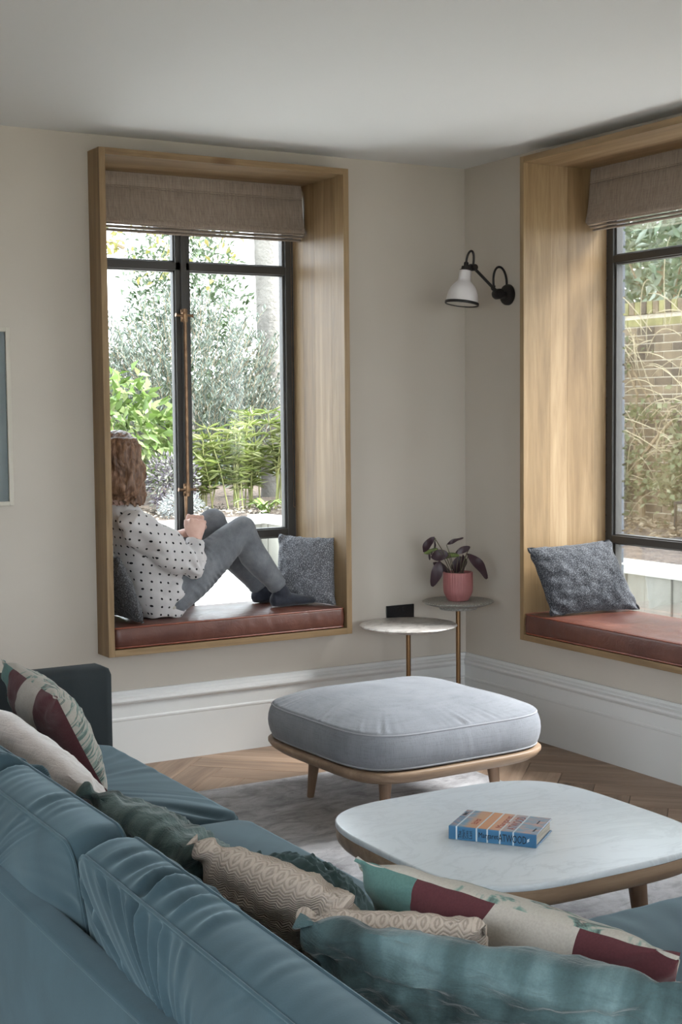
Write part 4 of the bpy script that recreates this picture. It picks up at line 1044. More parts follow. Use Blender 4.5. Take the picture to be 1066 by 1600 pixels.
def hand(Wp, U, Xd, Yd, sgn):
    """U: wrist to knuckles, Xd: along the knuckle row, Yd: towards the palm"""
    K = Wp+U*.082
    body.loft([(Wp-U*.01, .026, .019, Xd, Yd), (Wp+U*.02, .031, .018, Xd, Yd), (Wp+U*.05, .038, .017, Xd, Yd), (K, .040, .015, Xd, Yd), (K+U*.006, .036, .010, Xd, Yd)], 16)
    for i, (off, l1, l2, l3) in enumerate(((-.031, .034, .024, .018), (-.011, .040, .028, .020), (.010, .038, .026, .019), (.030, .030, .020, .016))):
        a = K+Xd*off; sph(body, a+U*.002-Yd*.003, .0105, 10)
        b_ = a+Yd*(l1*.9)+U*(.006-.004*abs(i-1.5)); c_ = b_+Yd*.010-U*l2; d_ = c_-U*(l3*.8)-Yd*.006
        body.tube([a, b_, c_, d_], [.0100, .0092, .0086, .0072], 10); sph(body, b_, .0094, 8); sph(body, d_, .0072, 8)
    t0 = Wp+U*.022+Xd*(.026*sgn)+Yd*.006; t1 = t0+U*.032+Xd*(.017*sgn)+Yd*.012; t2 = t1+U*.026+Xd*(.002*sgn)+Yd*.012
    body.tube([t0, t1, t2], [.0125, .0108, .0085], 10); sph(body, t1, .0108, 8); sph(body, t2, .0085, 8)
hand(rW+V(0, .002, .004), Vector((.22, .14, .96)).normalized(), Vector((.975, -.05, -.21)).normalized(), Vector((.06, .985, -.15)).normalized(), -1)
hand(lW, Vector((-.25, -.45, .62)).normalized(), Vector((.82, -.55, -.10)).normalized(), Vector((-.35, -.30, -.88)).normalized(), 1)
rH, rK, rA = Vector((-1.525, .035, .692)), Vector((-1.178, .018, .958)), Vector((-.992, .030, .688))
lH, lK, lA = Vector((-1.525, .205, .692)), Vector((-1.232, .205, .985)), Vector((-1.000, .200, .668))
for h_, k_, a_ in ((rH, rK, rA), (lH, lK, lA)):
    body.tube([h_, h_.lerp(k_, .5), k_], [.074, .066, .050], 16); sph(body, k_, .050); body.tube([k_, k_.lerp(a_, .35)+V(-.008, 0, -.004), a_, a_+V(.02, 0, -.035)], [.050, .046, .028, .020], 14)
def foot(A_, dy, z0=.607):
    m = MB(); h = Vector((A_.x-.035, A_.y, z0+.030))
    m.loft([(h+V(-.012, 0, 0), .006, .006, (0, 1, 0), (0, 0, 1)), (h+V(0, 0, .002), .026, .028, (0, 1, 0), (0, 0, 1)), (h+V(.045, dy*.2, .004), .032, .036, (0, 1, 0), (0, 0, 1)), (h+V(.10, dy*.5, -.001), .038, .029, (0, 1, 0), (0, 0, 1)), (h+V(.165, dy*.8, -.008), .041, .021, (0, 1, 0), (0, 0, 1)), (h+V(.205, dy, -.012), .033, .016, (0, 1, 0), (0, 0, 1)), (h+V(.222, dy, -.014), .016, .010, (0, 1, 0), (0, 0, 1))], 18)
    return m
for A_, dy in ((rA, .01), (lA, .0)):
    f = foot(A_, dy); body.add([tuple(Vector(p)*.84+Vector((A_.x+.05, A_.y, .638))*.16) for p in f.v], f.f)
obj('body', remeshed(body, .0055, 3), M['skin'], pr_, angle=80)
ey = simple('eye', '#d9d6d2', rough=.2)
for s_ in (-1, 1): 
    m = MB(); sph(m, hp(.031*s_, .086, .012), .0115); obj('eye', m, ey, pr_)

# blouse
bl = MB(); ex, eyv = (1, 0, 0), (0, 1, 0)
bl.loft([((-1.555, YA, .607), .098, .165, ex, eyv), ((-1.552, YA, .640), .114, .178, ex, eyv), ((-1.545, YA, .70), .142, .184, ex, eyv), ((-1.545, YA, .78), .160, .178, ex, eyv), ((-1.580, YA, .86), .140, .168, ex, eyv), ((-1.640, YA, .95), .112, .165, ex, eyv), ((-1.685, YA, 1.02), .090, .158, ex, eyv), ((-1.70, YA, 1.062), .074, .112, ex, eyv), ((-1.703, YA+.004, 1.092), .060, .070, ex, eyv)], 32)
def sleeve(S, E, Wp, k=1.0):
    S, E, Wp = Vector(S), Vector(E), Vector(Wp); D = V(0, 0, -.006)
    bl.tube([S+V(-.015, .03, .0), S, S.lerp(E, .3)+D, S.lerp(E, .6)+D*2, S.lerp(E, .86)+D*2, E+V(.022, .008, -.004), E.lerp(Wp, .35)+V(.014, .004, .0), E.lerp(Wp, .72)+V(.004, 0, 0), Wp+V(0, 0, -.006)], [.060, .070, .076, .077, .075, .064, .052, .042, .033], 22)
sleeve(rS, rE, rW); sleeve(lS, lE, lW+V(-.03, .03, -.03))
bl.tube([rW+V(-.002, 0, -.024), rW+V(0, 0, -.006), rW+V(.002, .002, .012)], [.030, .040, .037], 20)
bm_ = remeshed(bl, .0065, 5)
def fold(p, n):
    q = Vector((p.x*1.0+p.z*.6, p.y*1.0, p.z*1.0-p.x*.6))
    a = mn.noise(Vector((q.x*6, q.y*6, q.z*15)))*.011+mn.noise(Vector((p.x*15, p.y*12, p.z*9+4)))*.006+.007*(abs(mn.noise(Vector((p.x*11+p.z*9, p.y*6, p.z*7-p.x*5))))-.2)
    # gathered creases under the arm and above the hem
    c = math.exp(-((p.z-.80)/.07)**2)*math.exp(-((p.x+1.52)/.10)**2)*sin(55*p.x+30*p.z)*.006
    sl = .0
    dx, dz = p.x+1.43, p.z-.80; d = sqrt(dx*dx+dz*dz)
    a2 = .0065*sin(10*math.atan2(dz, dx)+6*mn.noise(p*4.5))*math.exp(-(d/.17)**2)*min(1, d/.05)
    a3 = .0045*sin((p.x*.62+p.z*.78)*62+5*mn.noise(p*6+Vector((3, 1, 2))))*max(0, min(1, (p.z-.84)/.06))
    a4 = .004*sin((p.x*.3-p.z*.95)*55+6*mn.noise(p*5+Vector((7, 1, 2))))*max(0, min(1, (.80-p.z)/.06))
    return (a+c)*1.3+a2+a3+a4
obj('blouse', displace(bm_, fold), M['blouse'], pr_, angle=80)
# waistband of the undershirt below the hem
m = MB(); m.loft([((-1.545, YA, .612), .096, .150, ex, eyv), ((-1.538, YA, .66), .112, .172, ex, eyv), ((-1.520, YA, .74), .128, .164, ex, eyv)], 30)
obj('undershirt', remeshed(m, .008, 3), simple('cream_cotton', '#b5aea2', rough=.9), pr_)
# jeans
je = MB()
sph(je, (-1.515, YA, .692), (.098, .168, .088), 20)
for h_, k_, a_, s_ in ((rH, rK, rA, -1), (lH, lK, lA, 1)):
    je.tube([h_+V(-.02, 0, -.0), h_, h_.lerp(k_, .25)+V(.004, 0, -.002), h_.lerp(k_, .5)+V(.002, 0, .001), h_.lerp(k_, .78)+V(0, 0, .003), k_], [.088, .096, .097, .090, .074, .062], 22)
    sph(je, k_+V(.002, 0, .002), .062, 18)
    d = (a_-k_); side = V(-.55, 0, -.35).normalized()
    je.tube([k_, k_+d*.18+side*.010, k_+d*.38+side*.018, k_+d*.6+side*.012, k_+d*.82+side*.002, a_+d.normalized()*-.006], [.061, .061, .063, .056, .046, .041], 22)
jm_ = remeshed(je, .0065, 5)
def jfold(p, n):
    a = mn.noise(Vector((p.x*14, p.y*14, p.z*14)))*.003
    for h_, k_, a_ in ((rH, rK, rA), (lH, lK, lA)):
        ax = (k_-h_); L_ = ax.length; ax = ax/L_; s_ = (p-h_).dot(ax); r_ = p-h_-ax*s_
        if 0 < s_ < L_*1.05 and r_.length < .13:
            top = max(0, r_.normalized().dot(Vector((-.55, -.45, .70)).normalized()))
            side = max(0, 1-abs(r_.normalized().dot(Vector((-.3, -.95, 0)).normalized())-.55)*1.6)
            a += .0052*max(-.3, sin(2*pi*s_/.027+4.5*mn.noise(p*11)+r_.dot(Vector((.6, 0, .5)))*30))*(.1+side)*(.5+mn.noise(p*17)*1.4)*math.exp(-((s_-L_*.42)/(L_*.36))**2)
        d = (p-k_).length
        a += .003*sin(p.dot(Vector((60, 20, -70))))*math.exp(-((p-(k_+V(-.02, 0, -.06))).length/.05)**2)
        da = (p-a_); a += .003*sin(da.dot((a_-k_).normalized())*210)*math.exp(-((da.length)/.05)**2)
    return a
obj('jeans', displace(jm_, jfold), M['jeans'], pr_, angle=80)
for A_, K_, dy in ((rA, rK, .01), (lA, lK, .0)):
    f = foot(A_, dy); d = (A_-K_).normalized(); f.tube([A_-d*.012, A_+d*.03, A_+d*.055+V(-.004, 0, 0)], [.037, .036, .033], 16)
    z_ = [(p[0], p[1], max(p[2], .6065)) for p in remeshed(f, .005, 3).v]
    g = remeshed(f, .005, 3); g.v = z_; obj('sock', g, M['sock'], pr_, angle=80)
# hair
hr = MB()
hsec = [(1.402, .018, .02, 0), (1.393, .046, .054, 0), (1.368, .072, .082, .0), (1.33, .087, .096, -.004), (1.29, .093, .101, -.006), (1.25, .096, .103, -.009), (1.21, .099, .102, -.012), (1.17, .099, .097, -.016), (1.14, .090, .088, -.020), (1.115, .066, .066, -.03)]
hr.loft([((HC.x+.0, HC.y+dy-.005, z), rx, ry, ex, eyv) for z, rx, ry, dy in hsec], 30)
for i in range(60):
    a = pi*.62+RNG.uniform(0, 1)*pi*1.35; k = RNG.uniform(.9, 1.04); pts = []; curl = RNG.uniform(-1, 1)
    for z, rx, ry, dy in hsec[2:]:
        aa = a+curl*.12*((1.36-z)/.25)**2*1.5+.10*sin(z*34+i*2.1)*min(1, (1.38-z)*6); kk = k+.07*sin(z*29+i*1.3)*min(1, (1.38-z)*5)
        pts.append((HC.x+rx*kk*cos(aa), HC.y+dy-.005+ry*kk*sin(aa), z))
    x, y, z = pts[-1]; o_ = Vector((cos(a), sin(a), 0))
    dr = RNG.uniform(-.02, .03); pts.append((x+o_.x*dr+curl*.01, y+o_.y*dr, z-RNG.uniform(.0, .035)))
    hr.tube(pts, [.010]*(len(pts)-3)+[.010, .008, .0035], 7)
for i in range(26):   # flicked ends on the window side
    a = RNG.uniform(-1.3, .45); z = RNG.uniform(1.12, 1.24); b_ = Vector((HC.x+.095*cos(a), HC.y-.01+.095*sin(a), z)); o_ = Vector((cos(a), sin(a), 0))
    hr.tube([b_-o_*.03+V(0, 0, .05), b_+V(0, 0, .012), b_+o_*.012-V(0, 0, .012), b_+o_*RNG.uniform(.010, .026)-V(0, 0, .040)], [.012, .011, .008, .003], 7)
hm = remeshed(hr, .0052, 2)
obj('hair', displace(hm, lambda p, n: .007*sin(p.z*48+6*mn.noise(Vector((p.x*14, p.y*14, p.z*3))))*max(0, min(1, (1.36-p.z)/.12))+.0045*mn.noise(Vector((p.x*60+3*sin(p.z*30), p.y*60, p.z*7)))+.004*mn.noise(Vector((p.x*26, p.y*26, p.z*5)))), M['hair'], pr_, angle=80)

# ================================================================== GARDEN
M['leafmats'] = None
def leafmat(name, c1, c2, c3, rough=.5, trans=.3):
    t = NT(name); a = t.n('ShaderNodeAttribute'); a.attribute_name = 'tint'
    return t.bsdf(t.ramp(a.outputs['Fac'], [(0, c1), (.5, c2), (1, c3)]), rough=rough, spec=.4, trans=trans)
def leaves_mesh(name, P_, D_, L_, W_, mat, parent, droop=.15, seed=0):
    rg = np.random.default_rng(seed); n = len(P_); P_ = np.asarray(P_, float); D_ = np.asarray(D_, float); D_ /= np.linalg.norm(D_, axis=1)[:, None]
    R_ = rg.normal(size=(n, 3)); R_[:, 2] += 1.2; S_ = np.cross(D_, R_); S_ /= np.linalg.norm(S_, axis=1)[:, None]; Nn = np.cross(S_, D_)
    L_ = np.broadcast_to(L_, n)[:, None]*rg.uniform(.7, 1.25, (n, 1)); W_ = np.broadcast_to(W_, n)[:, None]*rg.uniform(.75, 1.2, (n, 1))
    mid = P_+D_*L_*.45; tip = P_+D_*L_-Nn*L_*droop
    vs = np.stack([P_, mid+S_*W_/2+Nn*W_*.12, tip, mid-S_*W_/2+Nn*W_*.12], 1)
    off = np.array(wloc(parent)); co_ = (vs-off).reshape(-1, 3).astype(np.float32)
    me = bpy.data.meshes.new(name); me.vertices.add(4*n); me.vertices.foreach_set('co', co_.ravel())
    base = (np.arange(n)*4)[:, None]; tri = np.concatenate([base+np.array([0, 1, 2]), base+np.array([0, 2, 3])], 1).astype(np.int32).ravel()
    me.loops.add(6*n); me.loops.foreach_set('vertex_index', tri); me.polygons.add(2*n); me.polygons.foreach_set('loop_start', np.arange(0, 6*n, 3, dtype=np.int32)); me.polygons.foreach_set('loop_total', np.full(2*n, 3, dtype=np.int32))
    at = me.attributes.new('tint', 'FLOAT', 'POINT'); at.data.foreach_set('value', np.repeat(rg.uniform(0, 1, n), 4).astype(np.float32))
    me.update(); me.validate(); o = link(name, me, mat, parent); o['kind'] = 'stuff'; return o
def ell(n, c, r, seed, shell=.55, lump=.25):
    rg = np.random.default_rng(seed); d = rg.normal(size=(n, 3)); d /= np.linalg.norm(d, axis=1)[:, None]
    k = shell+(1-shell)*rg.uniform(0, 1, (n, 1))**.6
    lu = np.array([1+lump*mn.noise(Vector(x)*2.3+Vector((seed, 0, 0))) for x in d])[:, None]
    return np.array(c)+d*k*lu*np.array(r), d, rg
M['bark_pale'] = simple('pale_bark', '#65615c', '#7e7a74', ns=5, stretch=(1, 1, .4), rough=.9, bs=18, bstr=.6, bdist=.03)
M['twig'] = simple('dry_twig', '#7d6d55', '#978770', ns=12, rough=.9)
M['cane'] = simple('green_cane', '#7d8250', '#98955f', ns=8, rough=.6)
M['earth'] = simple('garden_soil', '#3a3029', '#5d5045', ns=14, detail=6, rough=.98, bs=40, bstr=.9, bdist=.03)
M['concrete'] = simple('pale_concrete', '#74726a', '#85837a', ns=3, stretch=(1, 1, .3), detail=5, rough=.9, bs=50, bstr=.15)
M['coping'] = simple('white_coping', '#a5a39d', rough=.85)
M['paving'] = simple('pale_paving', '#c4c2bd', '#d0cec9', ns=4, rough=.9, bs=60, bstr=.1)
SZ = .45
g = MB().box((-40, -40, -.4), (40, 40, -.05)); tag(obj('ground', g, simple('far_ground', '#6f6c5f', '#7d7a6c', ns=.4, rough=1), smooth=False), kind='structure')
pv = struct('patio', (1, 3, -.05))
slab = None
for i in range(14):
    for j in range(14):
        x, y = -5.6+i*.6, .47+j*.6
        if x+.6 > 2.4 or y > 6.2: continue
        if slab is None: slab = obj('paving_slab', MB().box((0, 0, -.045), (.592, .592, .0), .003), M['paving'], pv, base=None, smooth=False).data; o = pv.children[0]
        else: o = bpy.data.objects.new('paving_slab', slab); COL.objects.link(o); o.parent = pv
        o.location = (x, y, .0)
for i in range(3):
    for j in range(12):
        o = bpy.data.objects.new('paving_slab', slab); COL.objects.link(o); o.parent = pv; o.location = (.5+i*.6, .47-.6*(j+1), 0)
for ch in pv.children: ch.location = Vector(ch.location)-Vector((0, 0, 0))
def soil_patch(name, x0, x1, y0, y1, step=.09):
    m = MB(); nx, ny = int((x1-x0)/step), int((y1-y0)/step)
    for i in range(nx+1):
        for j in range(ny+1):
            x, y = x0+(x1-x0)*i/nx, y0+(y1-y0)*j/ny
            m.v.append((x, y, SZ+.035*mn.noise(Vector((x*1.6, y*1.6, 0)))+.022*mn.noise(Vector((x*7, y*7, 3)))+.010*mn.noise(Vector((x*19, y*19, 5)))))
    for i in range(nx):
        for j in range(ny): a = i*(ny+1)+j; m.f.append((a, a+ny+1, a+ny+2, a+1))
    m.mi = [0]*len(m.f); return tag(obj(name, m, M['earth'], angle=180), kind='structure')
soil_patch('ground_soil', 2.45, 5.0, -2.0, 7.0); soil_patch('ground_soil', -6.5, 8.0, 6.85, 14.0, .12)
rw = struct('trim_retaining_wall', (2.4, 0, 0))
y = -3.0; k = 0
while y < 6.6:
    wd_ = [.158, .092, .17, .24, .15, .20][k % 6]
    obj('concrete_panel', MB().box((2.30+.006*(k % 3), y+.003, -.06), (2.46, y+wd_-.003, .41), .003), M['concrete'], rw, smooth=False); y += wd_; k += 1
yy = -3.0
while yy < 6.6: obj('coping_stone', MB().box((2.28, yy+.002, .41), (2.50, yy+.898, .475), .004), M['coping'], rw, smooth=False); yy += .9
x = -5.5
while x < 2.2:
    obj('concrete_panel', MB().box((x+.003, 6.62, -.06), (x+.44, 6.78, .40), .003), M['concrete'], rw, smooth=False)
    obj('coping_stone', MB().box((x+.002, 6.60, .40), (x+.446, 6.84, .462), .004), M['coping'], rw, smooth=False); x += .45

# old garden wall
gw_ = struct('wall_garden', (4.9, 3, SZ))
M['brickA'] = simple('stock_brick', '#64594a', '#7d705d', ns=9, rough=.95, bs=70, bstr=.5)
M['brickB'] = simple('sooty_brick', '#423c36', '#574f45', ns=9, rough=.95, bs=70, bstr=.5)
M['brickC'] = simple('mossy_brick', '#77744f', '#8d8a5c', ns=12, rough=.95, bs=70, bstr=.6)
M['oldmortar'] = simple('old_mortar', '#b8b1a2', '#c7c0b0', ns=12, rough=1, bs=60, bstr=.4)
GX, GT = 4.80, 2.30
obj('mortar_bed', MB().box((GX+.006, -3, .2), (GX+.22, 8.5, GT)), M['oldmortar'], gw_, smooth=False)
far = MB(); bmesh_cache = {}
for k in range(28):
    z = .26+k*.0745
    if z+.065 > GT: break
    yy = -3+(.112 if k % 2 else 0); j = 0
    while yy < 8.3:
        Lb = .215 if (k % 3) else .215
        mt = M[('brickA', 'brickB', 'brickA')[int(abs(mn.noise(Vector((k*3.1, j*2.7, 0))))*7) % 3]] if z < GT-.16 else M['brickC']
        dx = .006*mn.noise(Vector((k*5.3, j*4.1, 2)))
        if 3.0 < yy+.1 < 4.95:
            obj('brick', MB().box((GX-.003+dx, yy, z), (GX+.09, yy+Lb, z+.064), .003), mt, gw_, smooth=False)
        else: far.box((GX+dx, yy, z), (GX+.09, yy+Lb, z+.064))
        yy += .227; j += 1
tag(obj('bricks', far, M['brickA'], gw_, smooth=False), kind='stuff')
far = MB(); yy = -3; j = 0
while yy < 8.4:
    if 3.0 < yy < 4.95: obj('coping_brick', MB().box((GX-.02, yy, GT+.002), (GX+.24, yy+.066, GT+.112+.006*mn.noise(Vector((j*1.7, 0, 0)))), .004), M[('brickC', 'brickA', 'brickC', 'brickB')[j % 4]], gw_, smooth=False)
    else: far.box((GX-.02, yy, GT+.002), (GX+.24, yy+.066, GT+.112))
    yy += .077; j += 1
tag(obj('coping_bricks', far, M['brickC'], gw_, smooth=False), kind='stuff')

def stems(n, fn, parent, mat, name='stem', rad=.008, nseg=6):
    for i in range(n): obj(name, MB().tube(fn(i), [rad*(1-.6*k/nseg) for k in range(nseg)] if False else rad, 5), mat, parent)

# olive tree
ol_ = thing('olive_tree', (2.75, 9.3, SZ), 'grey green olive tree filling the back window', 'tree')
m = MB(); m.tube([(2.75, 9.3, .4), (2.72, 9.3, .9), (2.8, 9.28, 1.5), (2.7, 9.3, 2.2)], [.09, .07, .05, .02], 10)
obj('trunk', m, M['bark_pale'], ol_)
br = MB()
OT_, OD_ = [], []
rg = np.random.default_rng(3)
for i in range(800):
    c, d, _ = ell(1, (2.72, 9.25, 1.62), (1.08, .75, 1.0), 1000+i, .45, .3); c = c[0]; d = d[0]
    dr = Vector((d[0]*.6+rg.normal()*.25, d[1]*.5+rg.normal()*.25, .75+abs(rg.normal())*.3)).normalized(); Ls = rg.uniform(.22, .5)
    c = Vector(c); br.tube([c, c+dr*Ls], [.004, .0015], 4, cap=False)
    for q in range(26):
        f = q/26; th_ = rg.uniform(0, 6.28); o_ = Vector((cos(th_), sin(th_), rg.uniform(.2, .9)))
        OT_.append(c+dr*Ls*f); OD_.append(dr*.55+o_*.75)
obj('branches', br, M['twig'], ol_)['kind'] = 'stuff'
leaves_mesh('foliage', OT_, OD_, .066, .0165, leafmat('olive_leaf', '#3f4840', '#626d63', '#878f84', .55, .2), ol_, .05, 1)

# pale trunk
tt = thing('pale_trunked_tree', (3.98, 9.6, SZ), 'tall tree with a smooth pale grey trunk at the right of the back window', 'tree')
m = MB(); m.tube([(3.99, 9.6, .35), (3.985, 9.6, 1.2), (3.97, 9.6, 2.4), (3.95, 9.6, 3.6), (3.93, 9.6, 5.5)], [.15, .138, .155, .165, .16], 24); obj('trunk', m, M['bark_pale'], tt)
by = []; bd = []
for (a, b_) in (((3.9, 9.6, 4.6), (1.9, 9.0, 3.25)), ((3.9, 9.6, 4.2), (2.3, 9.2, 3.0)), ((3.9, 9.6, 4.9), (3.0, 9.0, 3.1)), ((1.9, 9.0, 3.25), (1.3, 8.9, 2.95))):
    a, b_ = Vector(a), Vector(b_); p_ = [a.lerp(b_, f)+V(0, 0, .18*sin(pi*f)) for f in (0, .25, .5, .75, 1)]
    obj('branch', MB().tube(p_, [.03, .02, .014, .010, .005], 6), M['twig'], tt)
    for q in range(130):
        f = rg.uniform(.35, 1); by.append(a.lerp(b_, f)+V(rg.normal()*.12, rg.normal()*.12, .18*sin(pi*f)+rg.normal()*.11)); bd.append(V(rg.normal(), rg.normal(), rg.normal()-.6))
leaves_mesh('foliage', by, bd, .09, .05, leafmat('turning_leaf', '#6e6e3b', '#8f834f', '#647244', .5, .4), tt, .2, 2)

# bay tree behind the olive
bt_ = thing('bay_tree', (3.35, 10.7, SZ), 'dense glossy leaved tree rising behind the olive beside the pale trunk', 'tree')
obj('trunk', MB().tube([(3.35, 10.7, .4), (3.3, 10.7, 1.6), (3.35, 10.7, 3.0)], [.08, .06, .03], 10), M['bark_pale'], bt_)
c, d, rg2 = ell(5200, (3.40, 10.7, 2.35), (.85, .65, 1.75), 77, .4, .35)
leaves_mesh('foliage', c, d*.6+rg2.normal(size=c.shape)*.7, .10, .042, leafmat('bay_leaf', '#38462f', '#556549', '#7b8672', .35, .2), bt_, .15, 4)

# broad leaved green shrub
gs = thing('broad_leaved_shrub', (1.45, 8.3, SZ), 'bright green broad leaved shrub behind the head of the woman', 'shrub')
obj('stem', MB().tube([(1.45, 8.3, .4), (1.5, 8.3, 1.0), (1.4, 8.3, 1.6)], [.03, .02, .01], 6), M['twig'], gs)
c, d, rg2 = ell(1100, (1.48, 8.3, 1.22), (.78, .45, .62), 78, .45, .3)
leaves_mesh('foliage', c, d*.7+rg2.normal(size=c.shape)*.5+np.array([0, -.3, -.2]), .15, .075, leafmat('broad_leaf', '#445925', '#657b41', '#8f996d', .4, .35), gs, .25, 5)
gs2 = thing('tall_hazel', (1.2, 10.2, SZ), 'loose yellow green shrub at the left edge of the back window', 'shrub')
obj('stem', MB().tube([(1.2, 10.2, .4), (1.3, 10.2, 1.4), (1.45, 10.2, 2.6)], [.03, .02, .01], 6), M['twig'], gs2)
c, d, rg2 = ell(900, (1.55, 10.2, 1.75), (.7, .4, .95), 79, .5, .3)
leaves_mesh('foliage', c, d*.7+rg2.normal(size=c.shape)*.5+np.array([0, -.3, -.2]), .11, .06, leafmat('hazel_leaf', '#64742b', '#79873f', '#969e6c', .4, .4), gs2, .25, 6)

# lavender and silver cushion plant
lv = thing('lavender', (1.88, 7.75, SZ), 'mauve flowering shrub beside the shoulder of the woman', 'shrub')
obj('stem', MB().tube([(1.88, 7.75, .4), (1.88, 7.75, .6)], .02, 6), M['twig'], lv)
c, d, rg2 = ell(1900, (1.88, 7.78, .76), (.30, .26, .30), 80, .3, .25)
leaves_mesh('foliage', c, d+rg2.normal(size=c.shape)*.5, .05, .020, leafmat('mauve_leaf', '#4c444c', '#706a73', '#8b907b', .6, .2), lv, .1, 7)
sv = thing('silver_cushion_plant', (1.75, 7.25, SZ), 'low silvery plant in front of the mauve shrub', 'shrub')
obj('stem', MB().tube([(1.75, 7.25, .4), (1.75, 7.25, .52)], .015, 6), M['twig'], sv)
c, d, rg2 = ell(1100, (1.76, 7.25, .56), (.24, .18, .14), 81, .3, .2)
leaves_mesh('foliage', c, d+rg2.normal(size=c.shape)*.5, .045, .012, leafmat('silver_leaf', '#707474', '#8f9391', '#a0a3a0', .6, .2), sv, .1, 8)

# ginger-like canes with whorled leaves
gc = leafmat('cane_leaf', '#58692c', '#798447', '#9ca071', .45, .35)
cl_spots = [(2.35, 8.0), (2.62, 7.85), (2.9, 8.05), (3.15, 7.9), (3.32, 7.75)]
for i, (cx, cy) in enumerate(cl_spots):
    lab = ['first clump of leafy yellow green canes just right of the window mullion', 'second clump of leafy yellow green canes right of the window mullion', 'middle clump of leafy yellow green canes below the olive', 'clump of leafy canes second from the window jamb', 'clump of tall pale canes beside the right window jamb'][i]
    b_ = thing('cane_clump', (cx, cy, SZ), lab, 'plant', 'leafy canes under the olive tree')
    Pl, Dl = [], []
    for s_ in range(9):
        a = rg.uniform(0, 6.28); h = rg.uniform(.55, 1.12)*(1 if i else .8); ln_ = rg.uniform(.05, .24); p0 = Vector((cx+rg.normal()*.05, cy+rg.normal()*.05, SZ-.03)); p2 = p0+V(cos(a)*ln_, sin(a)*ln_, h); p1 = p0.lerp(p2, .5)+V(-cos(a)*.02, -sin(a)*.02, .02)
        obj('cane', MB().tube([p0, p1, p2], [.0085, .0075, .004], 5), M['cane'], b_)
        for t_ in (.45, .62, .78, .9, 1.0):
            if t_ < .6 and i > 2: continue
            c = p0.lerp(p2, t_)
            for q in range(9):
                th_ = 2*pi*q/9+rg.uniform(0, .5); Pl.append(c); Dl.append(V(cos(th_), sin(th_), rg.uniform(.0, .7)))
    leaves_mesh('foliage', Pl, Dl, .16, .017, gc, b_, .3, 10+i)
# strap leaved clump
stp = thing('strap_leaved_plant', (2.75, 7.4, SZ), 'low plant of arching green strap leaves in front of the canes', 'plant')
sm = leafmat('strap_leaf', '#4c6128', '#586e33', '#6c8044', .35, .3)
for i in range(16):
    a = rg.uniform(0, 6.28); Ln = rg.uniform(.25, .45); p0 = Vector((2.75+rg.normal()*.03, 7.4+rg.normal()*.03, SZ)); m = MB()
    sdv = Vector((-sin(a), cos(a), 0)); n_ = 7
    for k in range(n_+1):
        f = k/n_; c = p0+Vector((cos(a), sin(a), 0))*(Ln*f*.8)+V(0, 0, Ln*(1.0*f-.75*f*f)); wv = .018*(1-f**2)+.002
        m.v += [tuple(c-sdv*wv), tuple(c-V(0, 0, .006)), tuple(c+sdv*wv)]
    for k in range(n_): b_ = k*3; m.f += [(b_, b_+1, b_+4, b_+3), (b_+1, b_+2, b_+5, b_+4)]
    m.mi = [0]*len(m.f); obj('leaf', m, simple('strap_green', '#5f7a3a', '#86a055', ns=6, rough=.35) if 'strap_green' not in bpy.data.materials else bpy.data.materials['strap_green'], stp, fix=False)
# shrubs farther along the bed, hidden from the camera by the oak box but near its view
for k, (sx_, sy_) in enumerate(((-.2, 9.0), (-1.7, 9.4))):
    q_ = thing('garden_shrub', (sx_, sy_, SZ), ['rounded green shrub farther along the bed to the left', 'last rounded green shrub at the far left of the bed'][k], 'shrub', 'rounded shrubs along the bed')
    obj('stem', MB().tube([(sx_, sy_, .4), (sx_, sy_, .9)], .025, 6), M['twig'], q_)
    c, d, rg2 = ell(1300, (sx_, sy_, 1.15), (.7, .5, .65), 140+k, .4, .3)
    leaves_mesh('foliage', c, d*.7+rg2.normal(size=c.shape)*.6, .10, .05, leafmat('shrub_leaf', '#475c30', '#667f45', '#8fa272', .45, .3), q_, .2, 40+k)
# low hedge at the end of the garden
hd = thing('hedge', (2.5, 13, SZ), 'dark evergreen hedge at the far end of the garden', 'hedge')
rg2 = np.random.default_rng(90); n = 9500
c = np.stack([rg2.uniform(-6, 7.5, n), 12.6+rg2.normal(size=n)*.25, SZ+rg2.uniform(0, 1, n)**.8*1.75], 1)
leaves_mesh('foliage', c, rg2.normal(size=c.shape)+np.array([0, -.5, .2]), .12, .06, leafmat('hedge_leaf', '#253220', '#37462e', '#506048', .45, .15), hd, .15, 12)
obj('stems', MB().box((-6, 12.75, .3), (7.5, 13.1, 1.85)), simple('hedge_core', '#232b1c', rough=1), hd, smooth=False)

# laurel above the garden wall
lr = thing('laurel', (5.45, 4.4, SZ), 'glossy laurel growing above the old brick wall', 'shrub')
obj('trunk', MB().tube([(5.45, 4.4, .3), (5.45, 4.5, 1.6), (5.4, 4.5, 2.8)], [.06, .05, .03], 8), M['twig'], lr)
for (dx, dy) in ((-.2, -.5), (-.25, .3), (-.3, .8), (-.2, -1.0)): obj('branch', MB().tube([(5.45, 4.5, 2.0), (5.35, 4.5+dy*.5, 2.5), (5.45+dx, 4.5+dy, 3.0)], [.02, .014, .006], 6), M['twig'], lr)
rg2 = np.random.default_rng(91); n = 4200
c = np.stack([5.40+rg2.normal(size=n)*.26, rg2.uniform(2.2, 7.4, n), 2.40+rg2.uniform(0, 1, n)*1.5], 1)
leaves_mesh('foliage', c, rg2.normal(size=c.shape)*.8+np.array([-.6, 0, -.25]), .16, .068, leafmat('laurel_leaf', '#4f6246', '#76876c', '#a3ad9f', .3, .2), lr, .2, 13)

